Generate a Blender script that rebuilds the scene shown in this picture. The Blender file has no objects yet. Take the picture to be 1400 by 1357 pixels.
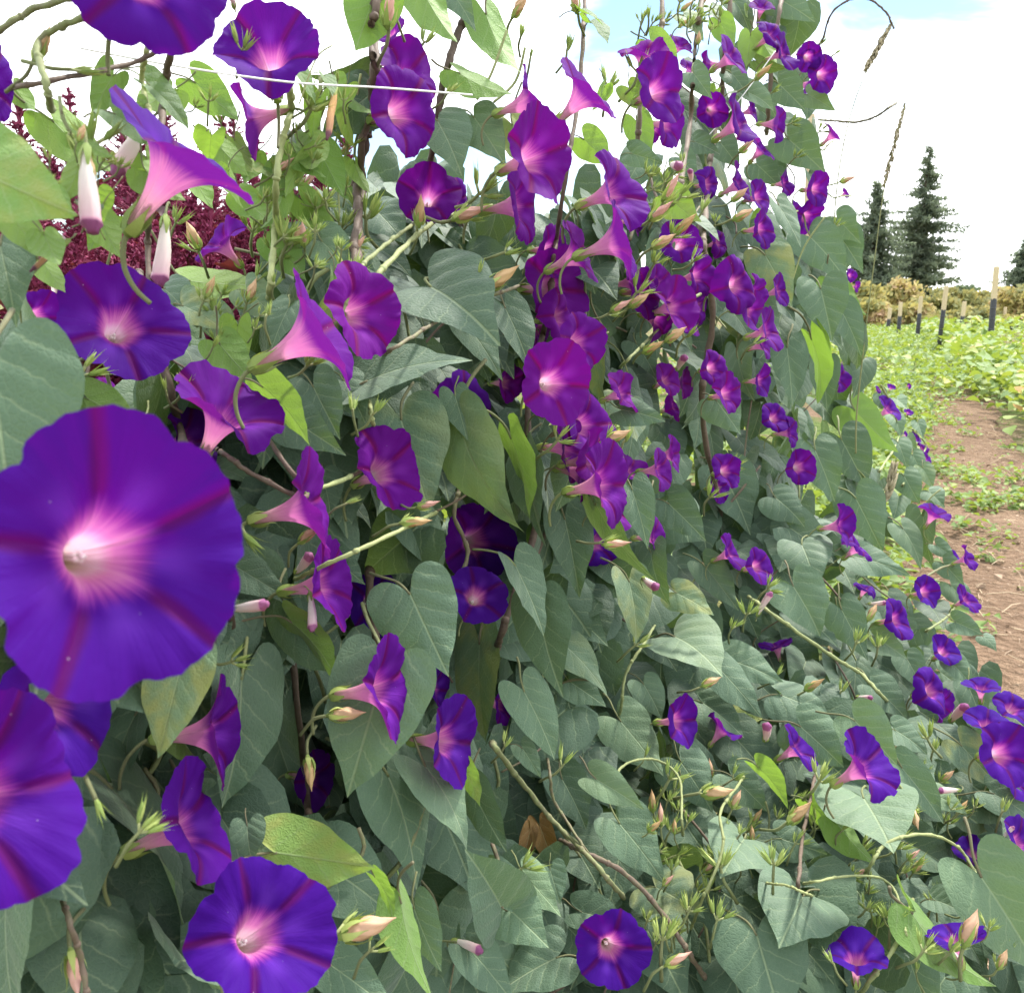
import bpy, math, random
import numpy as np
from mathutils import Vector, Matrix

rng = random.Random(7)
nr_ = np.random.default_rng(11)
R = math.radians
S = bpy.context.scene
COL = S.collection

# ------------------------------------------------------------------ camera
W0, H0, F = 1400.0, 1357.0, 1263.0          # photograph size and focal length in its pixels
CX, CY = 700.0, 678.5
CAM = Vector((0, 0, 1.1))
ALPHA, PITCH = R(22.2), R(11.8)             # the rows run along +Y; the camera looks a little left and down
FWD = Vector((-math.sin(ALPHA) * math.cos(PITCH), math.cos(ALPHA) * math.cos(PITCH), -math.sin(PITCH)))
RIGHT = Vector((math.cos(ALPHA), math.sin(ALPHA), 0))
UP = RIGHT.cross(FWD)


def P(px, py, Z):
    """A photograph pixel at depth Z metres -> world point."""
    return CAM + Z * (FWD + RIGHT * ((px - CX) / F) + UP * ((CY - py) / F))


def ground(px, py, z=0.0):
    d = FWD + RIGHT * ((px - CX) / F) + UP * ((CY - py) / F)
    return CAM + d * ((z - CAM.z) / d.z)


def project(p):
    d = p - CAM
    z = d.dot(FWD)
    return (CX + F * d.dot(RIGHT) / z, CY - F * d.dot(UP) / z, z)


cd = bpy.data.cameras.new('camera')
cam = bpy.data.objects.new('camera', cd)
COL.objects.link(cam)
cam.matrix_world = Matrix((RIGHT, UP, -FWD)).transposed().to_4x4()
cam.location = CAM
cd.sensor_width = 36
cd.lens = 36 * F / W0
cd.clip_start, cd.clip_end = 0.02, 3000
cd.dof.use_dof = True
cd.dof.focus_distance = 0.95
cd.dof.aperture_fstop = 24
S.camera = cam

# ------------------------------------------------------------------ node helper
def mat(name):
    m = bpy.data.materials.new(name)
    m.use_nodes = True
    m.node_tree.nodes.clear()
    return m, G(m.node_tree)


class G:
    """Tiny wrapper that adds nodes and links them."""
    def __init__(s, nt):
        s.nt = nt

    def n(s, typ, props=None, **ins):
        nd = s.nt.nodes.new(typ)
        for k, v in (props or {}).items():
            setattr(nd, k, v)
        for k, v in ins.items():
            key = int(k[1:]) if k[0] == 'i' and k[1:].isdigit() else k.replace('_', ' ')
            s.put(nd.inputs[key], v)
        return nd

    def put(s, sock, v):
        if isinstance(v, bpy.types.NodeSocket):
            s.nt.links.new(v, sock)
        else:
            if isinstance(v, (tuple, list)) and len(v) == 3 and sock.type == 'RGBA':
                v = (*v, 1)
            sock.default_value = v

    def math(s, op, a, b=0.0, c=0.0, clamp=False):
        nd = s.n('ShaderNodeMath', {'operation': op, 'use_clamp': clamp}, i0=a, i1=b, i2=c)
        return nd.outputs[0]

    def mix(s, f, a, b):
        nd = s.n('ShaderNodeMix', {'data_type': 'RGBA'})
        s.put(nd.inputs[0], f)
        s.put(nd.inputs[6], a)
        s.put(nd.inputs[7], b)
        return nd.outputs[2]

    def step(s, v, a, b, lo=0.0, hi=1.0):
        nd = s.n('ShaderNodeMapRange', {'interpolation_type': 'SMOOTHSTEP'}, i0=v, i1=a, i2=b, i3=lo, i4=hi)
        return nd.outputs[0]

    def ramp(s, f, stops, interp='LINEAR'):
        nd = s.n('ShaderNodeValToRGB')
        cr = nd.color_ramp
        cr.interpolation = interp
        while len(cr.elements) < len(stops):
            cr.elements.new(0.5)
        for e, (p, c) in zip(cr.elements, stops):
            e.position = p
            e.color = (*c, 1)
        s.put(nd.inputs[0], f)
        return nd.outputs[0]

    def noise(s, vec, scale, detail=3.0, rough=0.55, dist=0.0):
        kw = dict(Scale=scale, Detail=detail, Roughness=rough, Distortion=dist)
        nd = s.n('ShaderNodeTexNoise', None, **kw)
        if vec is not None:
            s.put(nd.inputs['Vector'], vec)
        return nd.outputs['Fac']

    def attr(s, name):
        return s.n('ShaderNodeAttribute', {'attribute_name': name}).outputs['Fac']

    def bump(s, h, strength, dist):
        return s.n('ShaderNodeBump', None, Height=h, Strength=strength, Distance=dist).outputs[0]

    def surface(s, col, rough=0.6, normal=None, trans=None, tfac=0.0, spec=0.4, sheen=0.0):
        p = s.n('ShaderNodeBsdfPrincipled')
        s.put(p.inputs['Base Color'], col)
        s.put(p.inputs['Roughness'], rough)
        s.put(p.inputs['Specular IOR Level'], spec)
        if sheen:
            s.put(p.inputs['Sheen Weight'], sheen)
            s.put(p.inputs['Sheen Roughness'], 0.5)
        if normal is not None:
            s.put(p.inputs['Normal'], normal)
        out = p.outputs[0]
        if trans is not None:
            t = s.n('ShaderNodeBsdfTranslucent', None, Color=trans)
            if normal is not None:
                s.put(t.inputs['Normal'], normal)
            out = s.n('ShaderNodeMixShader', None, i0=tfac, i1=out, i2=t.outputs[0]).outputs[0]
        o = s.n('ShaderNodeOutputMaterial')
        s.nt.links.new(out, o.inputs['Surface'])
        return p


# ------------------------------------------------------------------ object helpers
def link(name, mesh, parent=None, loc=None):
    o = bpy.data.objects.new(name, mesh)
    COL.objects.link(o)
    if parent is not None:
        o.parent = parent
    if loc is not None:
        o.location = loc
    return o


def tag(o, label=None, cat=None, group=None, kind=None):
    if label: o['label'] = label
    if cat: o['category'] = cat
    if group: o['group'] = group
    if kind: o['kind'] = kind
    return o


def mesh(name, V, Fc, m=None, smooth=True, uv=None, attrs=None):
    me = bpy.data.meshes.new(name)
    V = [tuple(v) for v in V] if not isinstance(V, np.ndarray) else V.tolist()
    me.from_pydata(V, [], Fc)
    if smooth:
        me.polygons.foreach_set('use_smooth', [True] * len(me.polygons))
    if uv is not None:
        li = np.empty(len(me.loops), dtype=np.int32)
        me.loops.foreach_get('vertex_index', li)
        l = me.uv_layers.new(name='UVMap')
        l.data.foreach_set('uv', np.asarray(uv, dtype=np.float32)[li].ravel())
    for k, a in (attrs or {}).items():
        at = me.attributes.new(k, 'FLOAT', 'POINT')
        at.data.foreach_set('value', np.asarray(a, dtype=np.float32))
    if m: me.materials.append(m)
    me.update()
    return me


class MB:
    """Collects shapes for one mesh."""
    def __init__(s):
        s.V, s.F, s.A, s.U = [], [], [], []

    def add(s, V, Fc, a=0.0, U=None):
        b = len(s.V)
        s.V += [tuple(v) for v in V]
        s.F += [[b + i for i in f] for f in Fc]
        s.A += [a] * len(V)
        s.U += list(U) if U is not None else [(0, 0)] * len(V)

    def tube(s, pts, rad, n=6, a=0.0, cap=True):
        pts = [Vector(p) for p in pts]
        if not hasattr(rad, '__len__'): rad = [rad] * len(pts)
        V, Fc = [], []
        ref = Vector((0.31, 0.17, 0.93))
        for i, p in enumerate(pts):
            t = (pts[min(i + 1, len(pts) - 1)] - pts[max(i - 1, 0)])
            if t.length < 1e-9: t = Vector((0, 0, 1))
            t.normalize()
            x = ref - t * ref.dot(t)
            if x.length < 1e-3: x = t.orthogonal()
            x.normalize(); ref = x
            y = t.cross(x)
            for k in range(n):
                c, q = math.cos(2 * math.pi * k / n), math.sin(2 * math.pi * k / n)
                V.append(p + (x * c + y * q) * rad[i])
        for i in range(len(pts) - 1):
            for k in range(n):
                Fc.append([i * n + k, i * n + (k + 1) % n, (i + 1) * n + (k + 1) % n, (i + 1) * n + k])
        if cap:
            Fc.append(list(range(n))[::-1]); Fc.append([(len(pts) - 1) * n + k for k in range(n)])
        U = [(k / n, i / max(1, len(pts) - 1)) for i in range(len(pts)) for k in range(n)]
        s.add(V, Fc, a, U)

    def build(s, name, m, smooth=True):
        return mesh(name, s.V, s.F, m, smooth, s.U, {'tone': s.A})


def spline(pts, k=6):
    """Catmull-Rom through points."""
    pts = [Vector(p) for p in pts]
    if len(pts) < 3:
        return [pts[0].lerp(pts[-1], i / k) for i in range(k + 1)]
    out = []
    for i in range(len(pts) - 1):
        p0, p1, p2, p3 = pts[max(i - 1, 0)], pts[i], pts[i + 1], pts[min(i + 2, len(pts) - 1)]
        for j in range(k):
            t = j / k
            out.append(0.5 * ((2 * p1) + (p2 - p0) * t + (2 * p0 - 5 * p1 + 4 * p2 - p3) * t * t + (3 * p1 - p0 - 3 * p2 + p3) * t ** 3))
    out.append(pts[-1])
    return out


def frame(x, y, z, loc):
    m = Matrix((x, y, z)).transposed().to_4x4()
    m.translation = loc
    return m


# ------------------------------------------------------------------ depth of the vine's face, from the sizes of flowers and leaves in the photograph
ANCH = [(160,757,.25),(10,1095,.30),(0,600,.33),(40,250,.34),(150,1130,.36),(195,-20,.42),(250,212,.45),(170,440,.54),(365,68,.60),(270,1122,.54),
        (300,1000,.58),(361,1272,.47),(150,1330,.42),(345,168,.72),(300,330,.85),(315,558,.58),(440,452,.56),(430,690,.58),(455,797,.64),(496,425,.68),(533,942,.63),
        (555,151,.78),(531,641,.75),(590,850,.70),(620,1012,.72),(520,1090,.66),(480,1280,.58),(586,265,.92),(738,212,.78),(718,280,.84),(803,124,.86),(650,400,.80),
        (848,255,.92),(850,328,.90),(760,522,.80),(833,660,.83),(780,770,.80),(660,1220,.72),(838,1295,.86),(750,1100,.95),(905,121,1.0),(930,330,1.12),(1012,388,1.14),
        (985,505,1.2),(900,420,1.1),(870,960,1.12),(940,900,1.2),(933,985,1.13),(1187,1044,.92),(1098,1260,.80),(960,1180,.95),(1170,1300,.84),(1320,1290,.82),(1390,1250,.78),
        (1010,760,1.45),(1095,638,1.6),(993,643,1.5),(1100,770,1.3),(1153,718,1.4),(1125,420,1.7),(1060,380,1.55),(1090,520,1.7),(1119,258,1.85),(1125,102,1.85),(1060,50,1.6),
        (974,150,1.55),(1043,202,1.7),(1020,260,1.6),(1165,350,2.05),(1180,560,2.0),(1200,700,1.95),(1265,808,1.8),(1325,815,2.2),(1290,887,1.65),(1278,942,1.3),(1228,846,1.45),
        (1275,700,2.2),(1235,580,3.2),(1280,620,3.4),(1375,1020,1.05),(1340,935,1.45),(1395,1150,1.05),(1333,1162,1.1),(1230,1180,.95),(1080,1060,1.05),(700,30,.9),(620,30,.8),
        (470,20,.7),(1135,200,2.1),(1060,900,1.3),(1150,900,1.35)]
_A = np.array(ANCH)


def ZW(px, py):
    d2 = (_A[:, 0] - px) ** 2 + (_A[:, 1] - py) ** 2
    w = 1.0 / (d2 + 30 ** 2) ** 1.6
    return float(np.sum(w) / np.sum(w / _A[:, 2]))

SUN_EL, SUN_AZ = R(57), R(14)           # high ahead, almost along the rows (azimuth from +Y towards +X)
# ------------------------------------------------------------------ materials
def leaf_material(name, ramp_front, ramp_back, trans, quilt=1.0):
    m, g = mat(name)
    uv = g.n('ShaderNodeUVMap', {'uv_map': 'UVMap'}).outputs[0]
    sep = g.n('ShaderNodeSeparateXYZ', None, i0=uv)
    ax = g.math('ABSOLUTE', sep.outputs[0])
    y = sep.outputs[1]
    # side veins leave the midrib and sweep towards the edge
    wob = g.math('MULTIPLY', g.math('SUBTRACT', g.noise(uv, 6.0, 3.0), 0.5), 0.16)
    s_ = g.math('ADD', g.math('SUBTRACT', y, g.math('MULTIPLY', ax, g.math('SUBTRACT', 1.0, g.math('MULTIPLY', ax, 0.55)))), wob)
    d = g.math('PINGPONG', g.math('MULTIPLY', g.math('ADD', s_, 1.0), 4.4), 0.5)
    lat = g.math('MULTIPLY', g.step(d, 0.0, 0.07, 1.0, 0.0), g.step(ax, 0.42, 0.22))
    mid = g.step(ax, 0.004, 0.016, 1.0, 0.0)
    vor = g.n('ShaderNodeTexVoronoi', {'feature': 'DISTANCE_TO_EDGE'}, Vector=uv, Scale=25.0)
    net = g.step(vor.outputs['Distance'], 0.0, 0.06, 1.0, 0.0)
    vein = g.math('MAXIMUM', mid, g.math('MULTIPLY', lat, 0.6))
    tone = g.attr('tone')
    rnd = g.n('ShaderNodeObjectInfo').outputs['Random']
    t = g.math('ADD', tone, g.math('MULTIPLY', g.math('SUBTRACT', rnd, 0.5), 0.32))
    blot = g.noise(uv, 4.0, 4.0, 0.6)
    t = g.math('ADD', t, g.math('MULTIPLY', g.math('SUBTRACT', blot, 0.5), 0.30), clamp=True)
    fr = g.ramp(t, ramp_front)
    bk = g.ramp(t, ramp_back)
    back = g.n('ShaderNodeNewGeometry').outputs['Backfacing']
    col = g.mix(back, fr, bk)
    pale = g.mix(0.55, col, (0.34, 0.42, 0.22))
    col = g.mix(g.math('MULTIPLY', vein, 0.75), col, pale)
    col = g.mix(g.math('MULTIPLY', net, 0.14), col, pale)
    # some leaves are yellowing in patches
    yel = g.math('MULTIPLY', g.step(rnd, 0.86, 0.97), g.step(g.noise(uv, 2.2, 3.0), 0.42, 0.62))
    col = g.mix(g.math('MULTIPLY', yel, 0.6), col, (0.30, 0.29, 0.07))
    # a few insect specks and dry dots
    sp = g.n('ShaderNodeTexVoronoi', {'feature': 'F1'}, Vector=uv, Scale=9.0)
    dot = g.math('MULTIPLY', g.step(sp.outputs['Distance'], 0.035, 0.07, 1.0, 0.0), g.step(sp.outputs['Color'], 0.86, 0.9))
    col = g.mix(g.math('MULTIPLY', dot, 0.7), col, (0.42, 0.37, 0.16))
    soft = g.math('POWER', g.math('MULTIPLY', d, 2.0), 0.6)
    h = g.math('ADD', g.math('MULTIPLY', soft, 0.45 * quilt), g.math('MULTIPLY', g.step(vor.outputs['Distance'], 0.0, 0.22), 0.14))
    h = g.math('ADD', h, g.math('MULTIPLY', g.noise(uv, 22.0, 2.0), 0.3))
    h = g.math('SUBTRACT', h, g.math('MULTIPLY', mid, 0.5))
    nb = g.bump(h, 0.55, 0.0020)
    tr = g.mix(g.math('MULTIPLY', vein, 0.35), trans, (0.10, 0.16, 0.02))
    rough = g.math('ADD', 0.52, g.math('MULTIPLY', blot, 0.2))
    g.surface(col, rough, nb, tr, g.step(tone, 0.60, 0.70, 0.09, 0.38), 0.35, 0.20)
    return m


M = {}
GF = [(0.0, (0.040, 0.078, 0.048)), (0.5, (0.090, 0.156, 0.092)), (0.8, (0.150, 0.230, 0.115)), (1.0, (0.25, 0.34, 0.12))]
GB = [(0.0, (0.07, 0.15, 0.03)), (0.5, (0.12, 0.24, 0.045)), (1.0, (0.24, 0.36, 0.09))]
M['leaf'] = leaf_material('vine_leaf', GF, GB, (0.30, 0.50, 0.05))
M['yellow_leaf'] = leaf_material('dry_leaf', [(0.0, (0.17, 0.085, 0.022)), (1.0, (0.27, 0.16, 0.04))], [(0.0, (0.32, 0.17, 0.04)), (1.0, (0.42, 0.25, 0.06))], (0.4, 0.2, 0.03))


def petal_material():
    m, g = mat('morning_glory_petal')
    uv = g.n('ShaderNodeUVMap', {'uv_map': 'UVMap'}).outputs[0]      # x: angle in fifths, y: distance from the throat (0 base .. 1 rim)
    sep = g.n('ShaderNodeSeparateXYZ', None, i0=uv)
    a, v = sep.outputs[0], sep.outputs[1]
    bar = g.math('PINGPONG', a, 0.5)                                  # 0 on a bar, .5 between bars
    info = g.n('ShaderNodeObjectInfo')
    hue = g.n('ShaderNodeSeparateColor', None, i0=info.outputs['Color']).outputs[0]
    streak = g.noise(g.n('ShaderNodeVectorMath', {'operation': 'MULTIPLY'}, i0=uv, i1=(22.0, 1.3, 1.0)).outputs[0], 1.0, 4.0, 0.6)
    blot = g.noise(uv, 3.0, 3.0)
    vv = g.math('ADD', v, g.math('MULTIPLY', g.math('SUBTRACT', streak, 0.5), 0.13))
    vv = g.math('SUBTRACT', vv, g.math('MULTIPLY', g.step(bar, 0.0, 0.3, 1.0, 0.0), 0.03))
    purple = g.mix(hue, (0.036, 0.0016, 0.215), (0.128, 0.0016, 0.200))
    purple = g.mix(g.math('MULTIPLY', streak, 0.35), purple, g.mix(hue, (0.024, 0.001, 0.16), (0.088, 0.001, 0.15)))
    lighter = g.mix(hue, (0.13, 0.035, 0.46), (0.28, 0.03, 0.42))
    band = g.math('MULTIPLY', g.step(v, 0.56, 0.64), g.step(v, 0.62, 0.86, 1.0, 0.0))
    limb = g.mix(g.math('MULTIPLY', g.math('MULTIPLY', band, g.step(bar, 0.18, 0.48)), 0.5), purple, lighter)
    width = g.math('MULTIPLY', g.step(v, 0.60, 1.0, 0.20, 0.07), g.math('ADD', 0.6, g.math('MULTIPLY', blot, 0.8)))
    barm = g.math('SUBTRACT', 1.0, g.step(g.math('DIVIDE', bar, width), 0.10, 1.0))
    barm = g.math('MULTIPLY', barm, g.step(v, 0.58, 0.70))
    barcol = g.mix(hue, (0.070, 0.001, 0.060), (0.165, 0.001, 0.065))
    limb = g.mix(g.math('MULTIPLY', barm, g.math('ADD', 0.45, g.math('MULTIPLY', streak, 0.6))), limb, barcol)
    inner = g.ramp(vv, [(0.0, (0.72, 0.60, 0.50)), (0.36, (0.76, 0.54, 0.58)), (0.47, (0.70, 0.28, 0.48)), (0.56, (0.46, 0.08, 0.38)), (0.66, (0.16, 0.010, 0.27)), (1.0, (0.1, 0.005, 0.25))])
    ins = g.mix(g.step(vv, 0.50, 0.65), inner, limb)
    outl = g.mix(0.4, purple, (0.17, 0.03, 0.34))
    outb = g.mix(g.math('MULTIPLY', g.step(bar, 0.02, 0.13, 1.0, 0.0), 0.5), outl, (0.28, 0.03, 0.24))
    outer = g.ramp(vv, [(0.0, (0.70, 0.50, 0.42)), (0.30, (0.74, 0.40, 0.48)), (0.54, (0.66, 0.22, 0.46)), (0.70, (0.34, 0.05, 0.36)), (1.0, (0.15, 0.02, 0.28))])
    outs = g.mix(g.step(vv, 0.54, 0.70), outer, outb)
    back = g.n('ShaderNodeNewGeometry').outputs['Backfacing']
    col = g.mix(back, ins, outs)
    # pollen specks
    pol = g.n('ShaderNodeTexVoronoi', {'feature': 'F1'}, Vector=g.n('ShaderNodeVectorMath', {'operation': 'MULTIPLY'}, i0=uv, i1=(9.0, 16.0, 1.0)).outputs[0], Scale=1.0)
    dot = g.math('MULTIPLY', g.step(pol.outputs['Distance'], 0.04, 0.09, 1.0, 0.0), g.step(pol.outputs['Color'], 0.80, 0.84))
    col = g.mix(g.math('MULTIPLY', dot, 0.55), col, (0.62, 0.48, 0.70))
    fine = g.noise(g.n('ShaderNodeVectorMath', {'operation': 'MULTIPLY'}, i0=uv, i1=(26.0, 2.5, 1.0)).outputs[0], 1.0, 3.0, 0.6, 0.6)
    h = g.math('ADD', g.math('MULTIPLY', fine, 0.35), g.math('MULTIPLY', g.step(bar, 0.0, 0.12), 0.7))
    nb = g.bump(g.math('ADD', h, g.math('MULTIPLY', blot, 1.4)), 0.45, 0.0016)
    tcol = g.mix(0.30, col, (0.45, 0.01, 0.42))
    g.surface(col, 0.7, nb, tcol, g.step(v, 0.40, 0.62, 0.55, 0.30), 0.12, 0.0)
    return m


M['petal'] = petal_material()


def toned(name, stops, rough=0.6, scale=60.0, trans=None, tfac=0.0, bump=0.3, bd=0.001, spec=0.35, sheen=0.0):
    """Colour from the 'tone' attribute broken up by noise in object space."""
    m, g = mat(name)
    co = g.n('ShaderNodeTexCoord').outputs['Object']
    nz = g.noise(co, scale, 4.0)
    t = g.math('ADD', g.attr('tone'), g.math('MULTIPLY', g.math('SUBTRACT', nz, 0.5), 0.5))
    rnd = g.n('ShaderNodeObjectInfo').outputs['Random']
    t = g.math('ADD', t, g.math('MULTIPLY', g.math('SUBTRACT', rnd, 0.5), 0.2), clamp=True)
    col = g.ramp(t, stops)
    g.surface(col, rough, g.bump(nz, bump, bd), trans, tfac, spec, sheen)
    return m


M['green'] = toned('fresh_green', [(0, (0.13, 0.20, 0.05)), (0.5, (0.26, 0.36, 0.09)), (1, (0.50, 0.56, 0.18))], 0.55, 120, (0.3, 0.42, 0.06), 0.25)
M['stem'] = toned('vine_stem', [(0, (0.075, 0.05, 0.035)), (0.35, (0.15, 0.11, 0.08)), (0.6, (0.19, 0.22, 0.09)), (1, (0.38, 0.42, 0.18))], 0.7, 180, None, 0, 0.6, 0.0012)
M['bud'] = toned('bud_petal', [(0, (0.50, 0.34, 0.13)), (0.5, (0.68, 0.46, 0.26)), (1, (0.72, 0.40, 0.36))], 0.55, 160, (0.7, 0.4, 0.2), 0.2)
M['closed'] = toned('closed_petal', [(0, (0.80, 0.76, 0.68)), (0.4, (0.80, 0.62, 0.62)), (0.75, (0.72, 0.34, 0.50)), (1, (0.20, 0.04, 0.17))], 0.5, 200, (0.8, 0.4, 0.5), 0.25, 0.4, 0.0015)
M['dry'] = toned('wilted_petal', [(0, (0.62, 0.36, 0.14)), (0.6, (0.45, 0.22, 0.14)), (1, (0.12, 0.03, 0.08))], 0.7, 200, None, 0, 0.6, 0.002)
M['stamen'] = toned('stamen', [(0, (0.85, 0.80, 0.70)), (1, (0.9, 0.88, 0.8))], 0.6, 100)
M['twine'] = toned('white_twine', [(0, (0.78, 0.78, 0.76)), (1, (0.85, 0.85, 0.83))], 0.6, 400)
M['wood'] = toned('pale_wood', [(0, (0.42, 0.33, 0.20)), (1, (0.66, 0.54, 0.34))], 0.75, 25, None, 0, 0.5, 0.004)
M['black'] = toned('black_sleeve', [(0, (0.03, 0.034, 0.038)), (1, (0.06, 0.06, 0.066))], 0.55, 20)
M['dry_grass'] = toned('dry_grass', [(0, (0.22, 0.19, 0.12)), (1, (0.42, 0.36, 0.22))], 0.7, 200)
M['green_grass'] = toned('grass_stalk', [(0, (0.10, 0.12, 0.04)), (1, (0.28, 0.28, 0.12))], 0.7, 60)
M['amaranth'] = toned('amaranth_red', [(0, (0.09, 0.012, 0.032)), (0.5, (0.25, 0.030, 0.085)), (1, (0.42, 0.075, 0.18))], 0.6, 40, (0.42, 0.03, 0.10), 0.3)
M['amaranth_leaf'] = toned('amaranth_leaf', [(0, (0.040, 0.016, 0.022)), (0.5, (0.09, 0.028, 0.036)), (1, (0.17, 0.10, 0.09))], 0.40, 30, (0.25, 0.04, 0.03), 0.2)
M['needles'] = toned('conifer_needles', [(0, (0.07, 0.095, 0.07)), (0.5, (0.14, 0.175, 0.12)), (1, (0.22, 0.245, 0.165))], 0.7, 1.5, (0.24, 0.30, 0.18), 0.35)
M['bark'] = toned('bark', [(0, (0.05, 0.035, 0.025)), (1, (0.13, 0.10, 0.075))], 0.85, 6, None, 0, 0.8, 0.03)
M['autumn'] = toned('autumn_foliage', [(0, (0.12, 0.15, 0.06)), (0.35, (0.30, 0.31, 0.12)), (0.65, (0.52, 0.43, 0.18)), (1, (0.44, 0.28, 0.19))], 0.75, 0.8, (0.55, 0.46, 0.14), 0.35)
M['tree_green'] = toned('far_tree_foliage', [(0, (0.05, 0.08, 0.045)), (1, (0.15, 0.19, 0.10))], 0.75, 0.8, (0.2, 0.3, 0.08), 0.2)
M['crop'] = toned('crop_leaves', [(0, (0.08, 0.14, 0.045)), (0.45, (0.18, 0.28, 0.08)), (0.75, (0.36, 0.42, 0.12)), (0.93, (0.56, 0.50, 0.14)), (1, (0.50, 0.26, 0.10))], 0.6, 3, (0.35, 0.45, 0.05), 0.3)
M['straw'] = toned('straw', [(0, (0.26, 0.18, 0.12)), (0.3, (0.34, 0.24, 0.16)), (1, (0.62, 0.50, 0.33))], 0.8, 40)


def soil_material(name, green):
    m, g = mat(name)
    co = g.n('ShaderNodeTexCoord').outputs['Object']
    n1 = g.noise(co, 1.1, 6.0, 0.62)
    n2 = g.noise(co, 14.0, 6.0, 0.7)
    n3 = g.noise(co, 70.0, 3.0, 0.6)
    v = g.n('ShaderNodeTexVoronoi', {'feature': 'F1'}, Vector=co, Scale=26.0)
    t = g.math('ADD', g.math('MULTIPLY', n1, 0.5), g.math('MULTIPLY', n2, 0.5))
    col = g.ramp(t, [(0.30, (0.135, 0.084, 0.052)), (0.5, (0.25, 0.166, 0.108)), (0.68, (0.39, 0.275, 0.18))])
    col = g.mix(g.step(n3, 0.60, 0.72, 0.0, 0.6), col, (0.48, 0.37, 0.26))
    if green:
        gm = g.step(g.noise(co, 0.8, 5.0, 0.65), 0.38, 0.58)
        gc = g.ramp(n2, [(0.3, (0.06, 0.10, 0.03)), (0.55, (0.14, 0.20, 0.05)), (0.75, (0.28, 0.29, 0.09))])
        col = g.mix(gm, col, gc)
    h = g.math('ADD', g.math('MULTIPLY', n2, 1.0), g.math('MULTIPLY', v.outputs['Distance'], 0.6))
    h = g.math('ADD', h, g.math('MULTIPLY', n3, 0.4))
    g.surface(col, 0.95, g.bump(h, 1.0, 0.06), spec=0.1)
    return m


M['soil'] = soil_material('path_soil', False)
M['field'] = soil_material('field_ground', True)
# ------------------------------------------------------------------ leaf meshes
HALF = [(0, 1.0), (.035, .93), (.095, .83), (.185, .70), (.29, .55), (.38, .40), (.44, .25), (.465, .10), (.455, -.03), (.415, -.14), (.34, -.215), (.24, -.235), (.145, -.20), (.07, -.12), (.025, -.045), (0, .0)]


def leaf_arrays(r, asp=0.9, fold=0.35, curl=0.6, wave=0.02, lat=0.3, nr=9, na=36, twist=0.0):
    """Heart-shaped leaf, petiole end at the origin, tip at (0,1,0), upper face +Z."""
    half = [(p.x, p.y) for p in spline([(x, y, 0) for x, y in HALF], 6)]
    half = np.array(half)
    L = np.concatenate([[0], np.cumsum(np.hypot(*np.diff(half, axis=0).T))])
    s = np.linspace(0, L[-1], na // 2 + 1)
    h = np.stack([np.interp(s, L, half[:, 0]), np.interp(s, L, half[:, 1])], 1)
    skew = r.uniform(-.06, .06)
    right = h * [1 + skew, 1]
    left = (h * [-(1 - skew), 1])[1:-1][::-1]
    o = np.concatenate([right, left])
    ang = np.linspace(0, 2 * math.pi, len(o), endpoint=False)
    o = o * (1 + 0.012 * np.sin(9 * ang + r.uniform(0, 6))[:, None] + 0.02 * np.sin(4 * ang + r.uniform(0, 6))[:, None])
    c = np.array([0, .03])
    rings = (np.arange(1, nr + 1) / nr) ** .85
    xy = np.concatenate([[c]] + [c + k * (o - c) for k in rings])
    rr = np.concatenate([[0]] + [[k] * len(o) for k in rings])
    aa = np.concatenate([[0]] + [ang for k in rings])
    n = len(o)
    Fc = [[0, 1 + (i + 1) % n, 1 + i] for i in range(n)]
    for k in range(nr - 1):
        b0, b1 = 1 + k * n, 1 + (k + 1) * n
        Fc += [[b0 + i, b0 + (i + 1) % n, b1 + (i + 1) % n, b1 + i] for i in range(n)]
    Fc = [f[::-1] for f in Fc] if True else Fc
    uv = xy.copy()
    x, y = xy[:, 0] * (asp / .9), xy[:, 1]
    ax = np.sqrt(x * x + .0009) - .03
    fo = fold * (1 - .45 * np.clip(y, -.3, 1))
    z = ax * np.sin(fo)
    x = x * np.cos(fo)
    z -= lat * (x * x) * 1.6
    z += wave * rr ** 2 * (np.sin(3 * aa + r.uniform(0, 6)) + .5 * np.sin(8 * aa + r.uniform(0, 6)) * rr)
    z += .005 * np.sin(2 * math.pi * 4.4 * (y - .8 * ax) + 1.2) * np.clip(ax * 6, 0, 1)
    if twist:
        a = twist * (y - .2)
        x, z = x * np.cos(a) - z * np.sin(a), x * np.sin(a) + z * np.cos(a)
    # bend along the midrib: the tip drops
    k = curl if abs(curl) > 1e-3 else 1e-3
    th = k * y
    yb = np.sin(th) / k - z * -np.sin(th) * 0 + z * np.sin(th)
    zb = -(1 - np.cos(th)) / k + z * np.cos(th)
    ty, tz = math.sin(k) / k, -(1 - math.cos(k)) / k
    L1 = math.hypot(ty, tz)
    ca, sa = ty / L1, tz / L1
    Y = (yb * ca + zb * sa) / L1
    Z = (-yb * sa + zb * ca) / L1
    return np.stack([x / L1, Y, Z], 1), Fc, uv


_t = leaf_arrays(random.Random(1), fold=0, curl=0, wave=0, lat=0)
_a, _b, _c = (Vector(_t[0][i]) for i in _t[1][60][:3])
FLIP = (_b - _a).cross(_c - _a).z < 0            # make the upper face the front face


def leaf_mesh(r, tone, m=None, **kw):
    V, Fc, uv = leaf_arrays(r, **kw)
    if FLIP: Fc = [f[::-1] for f in Fc]
    return mesh('leaf', V, Fc, m or M['leaf'], True, uv, {'tone': np.full(len(V), tone)})


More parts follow.
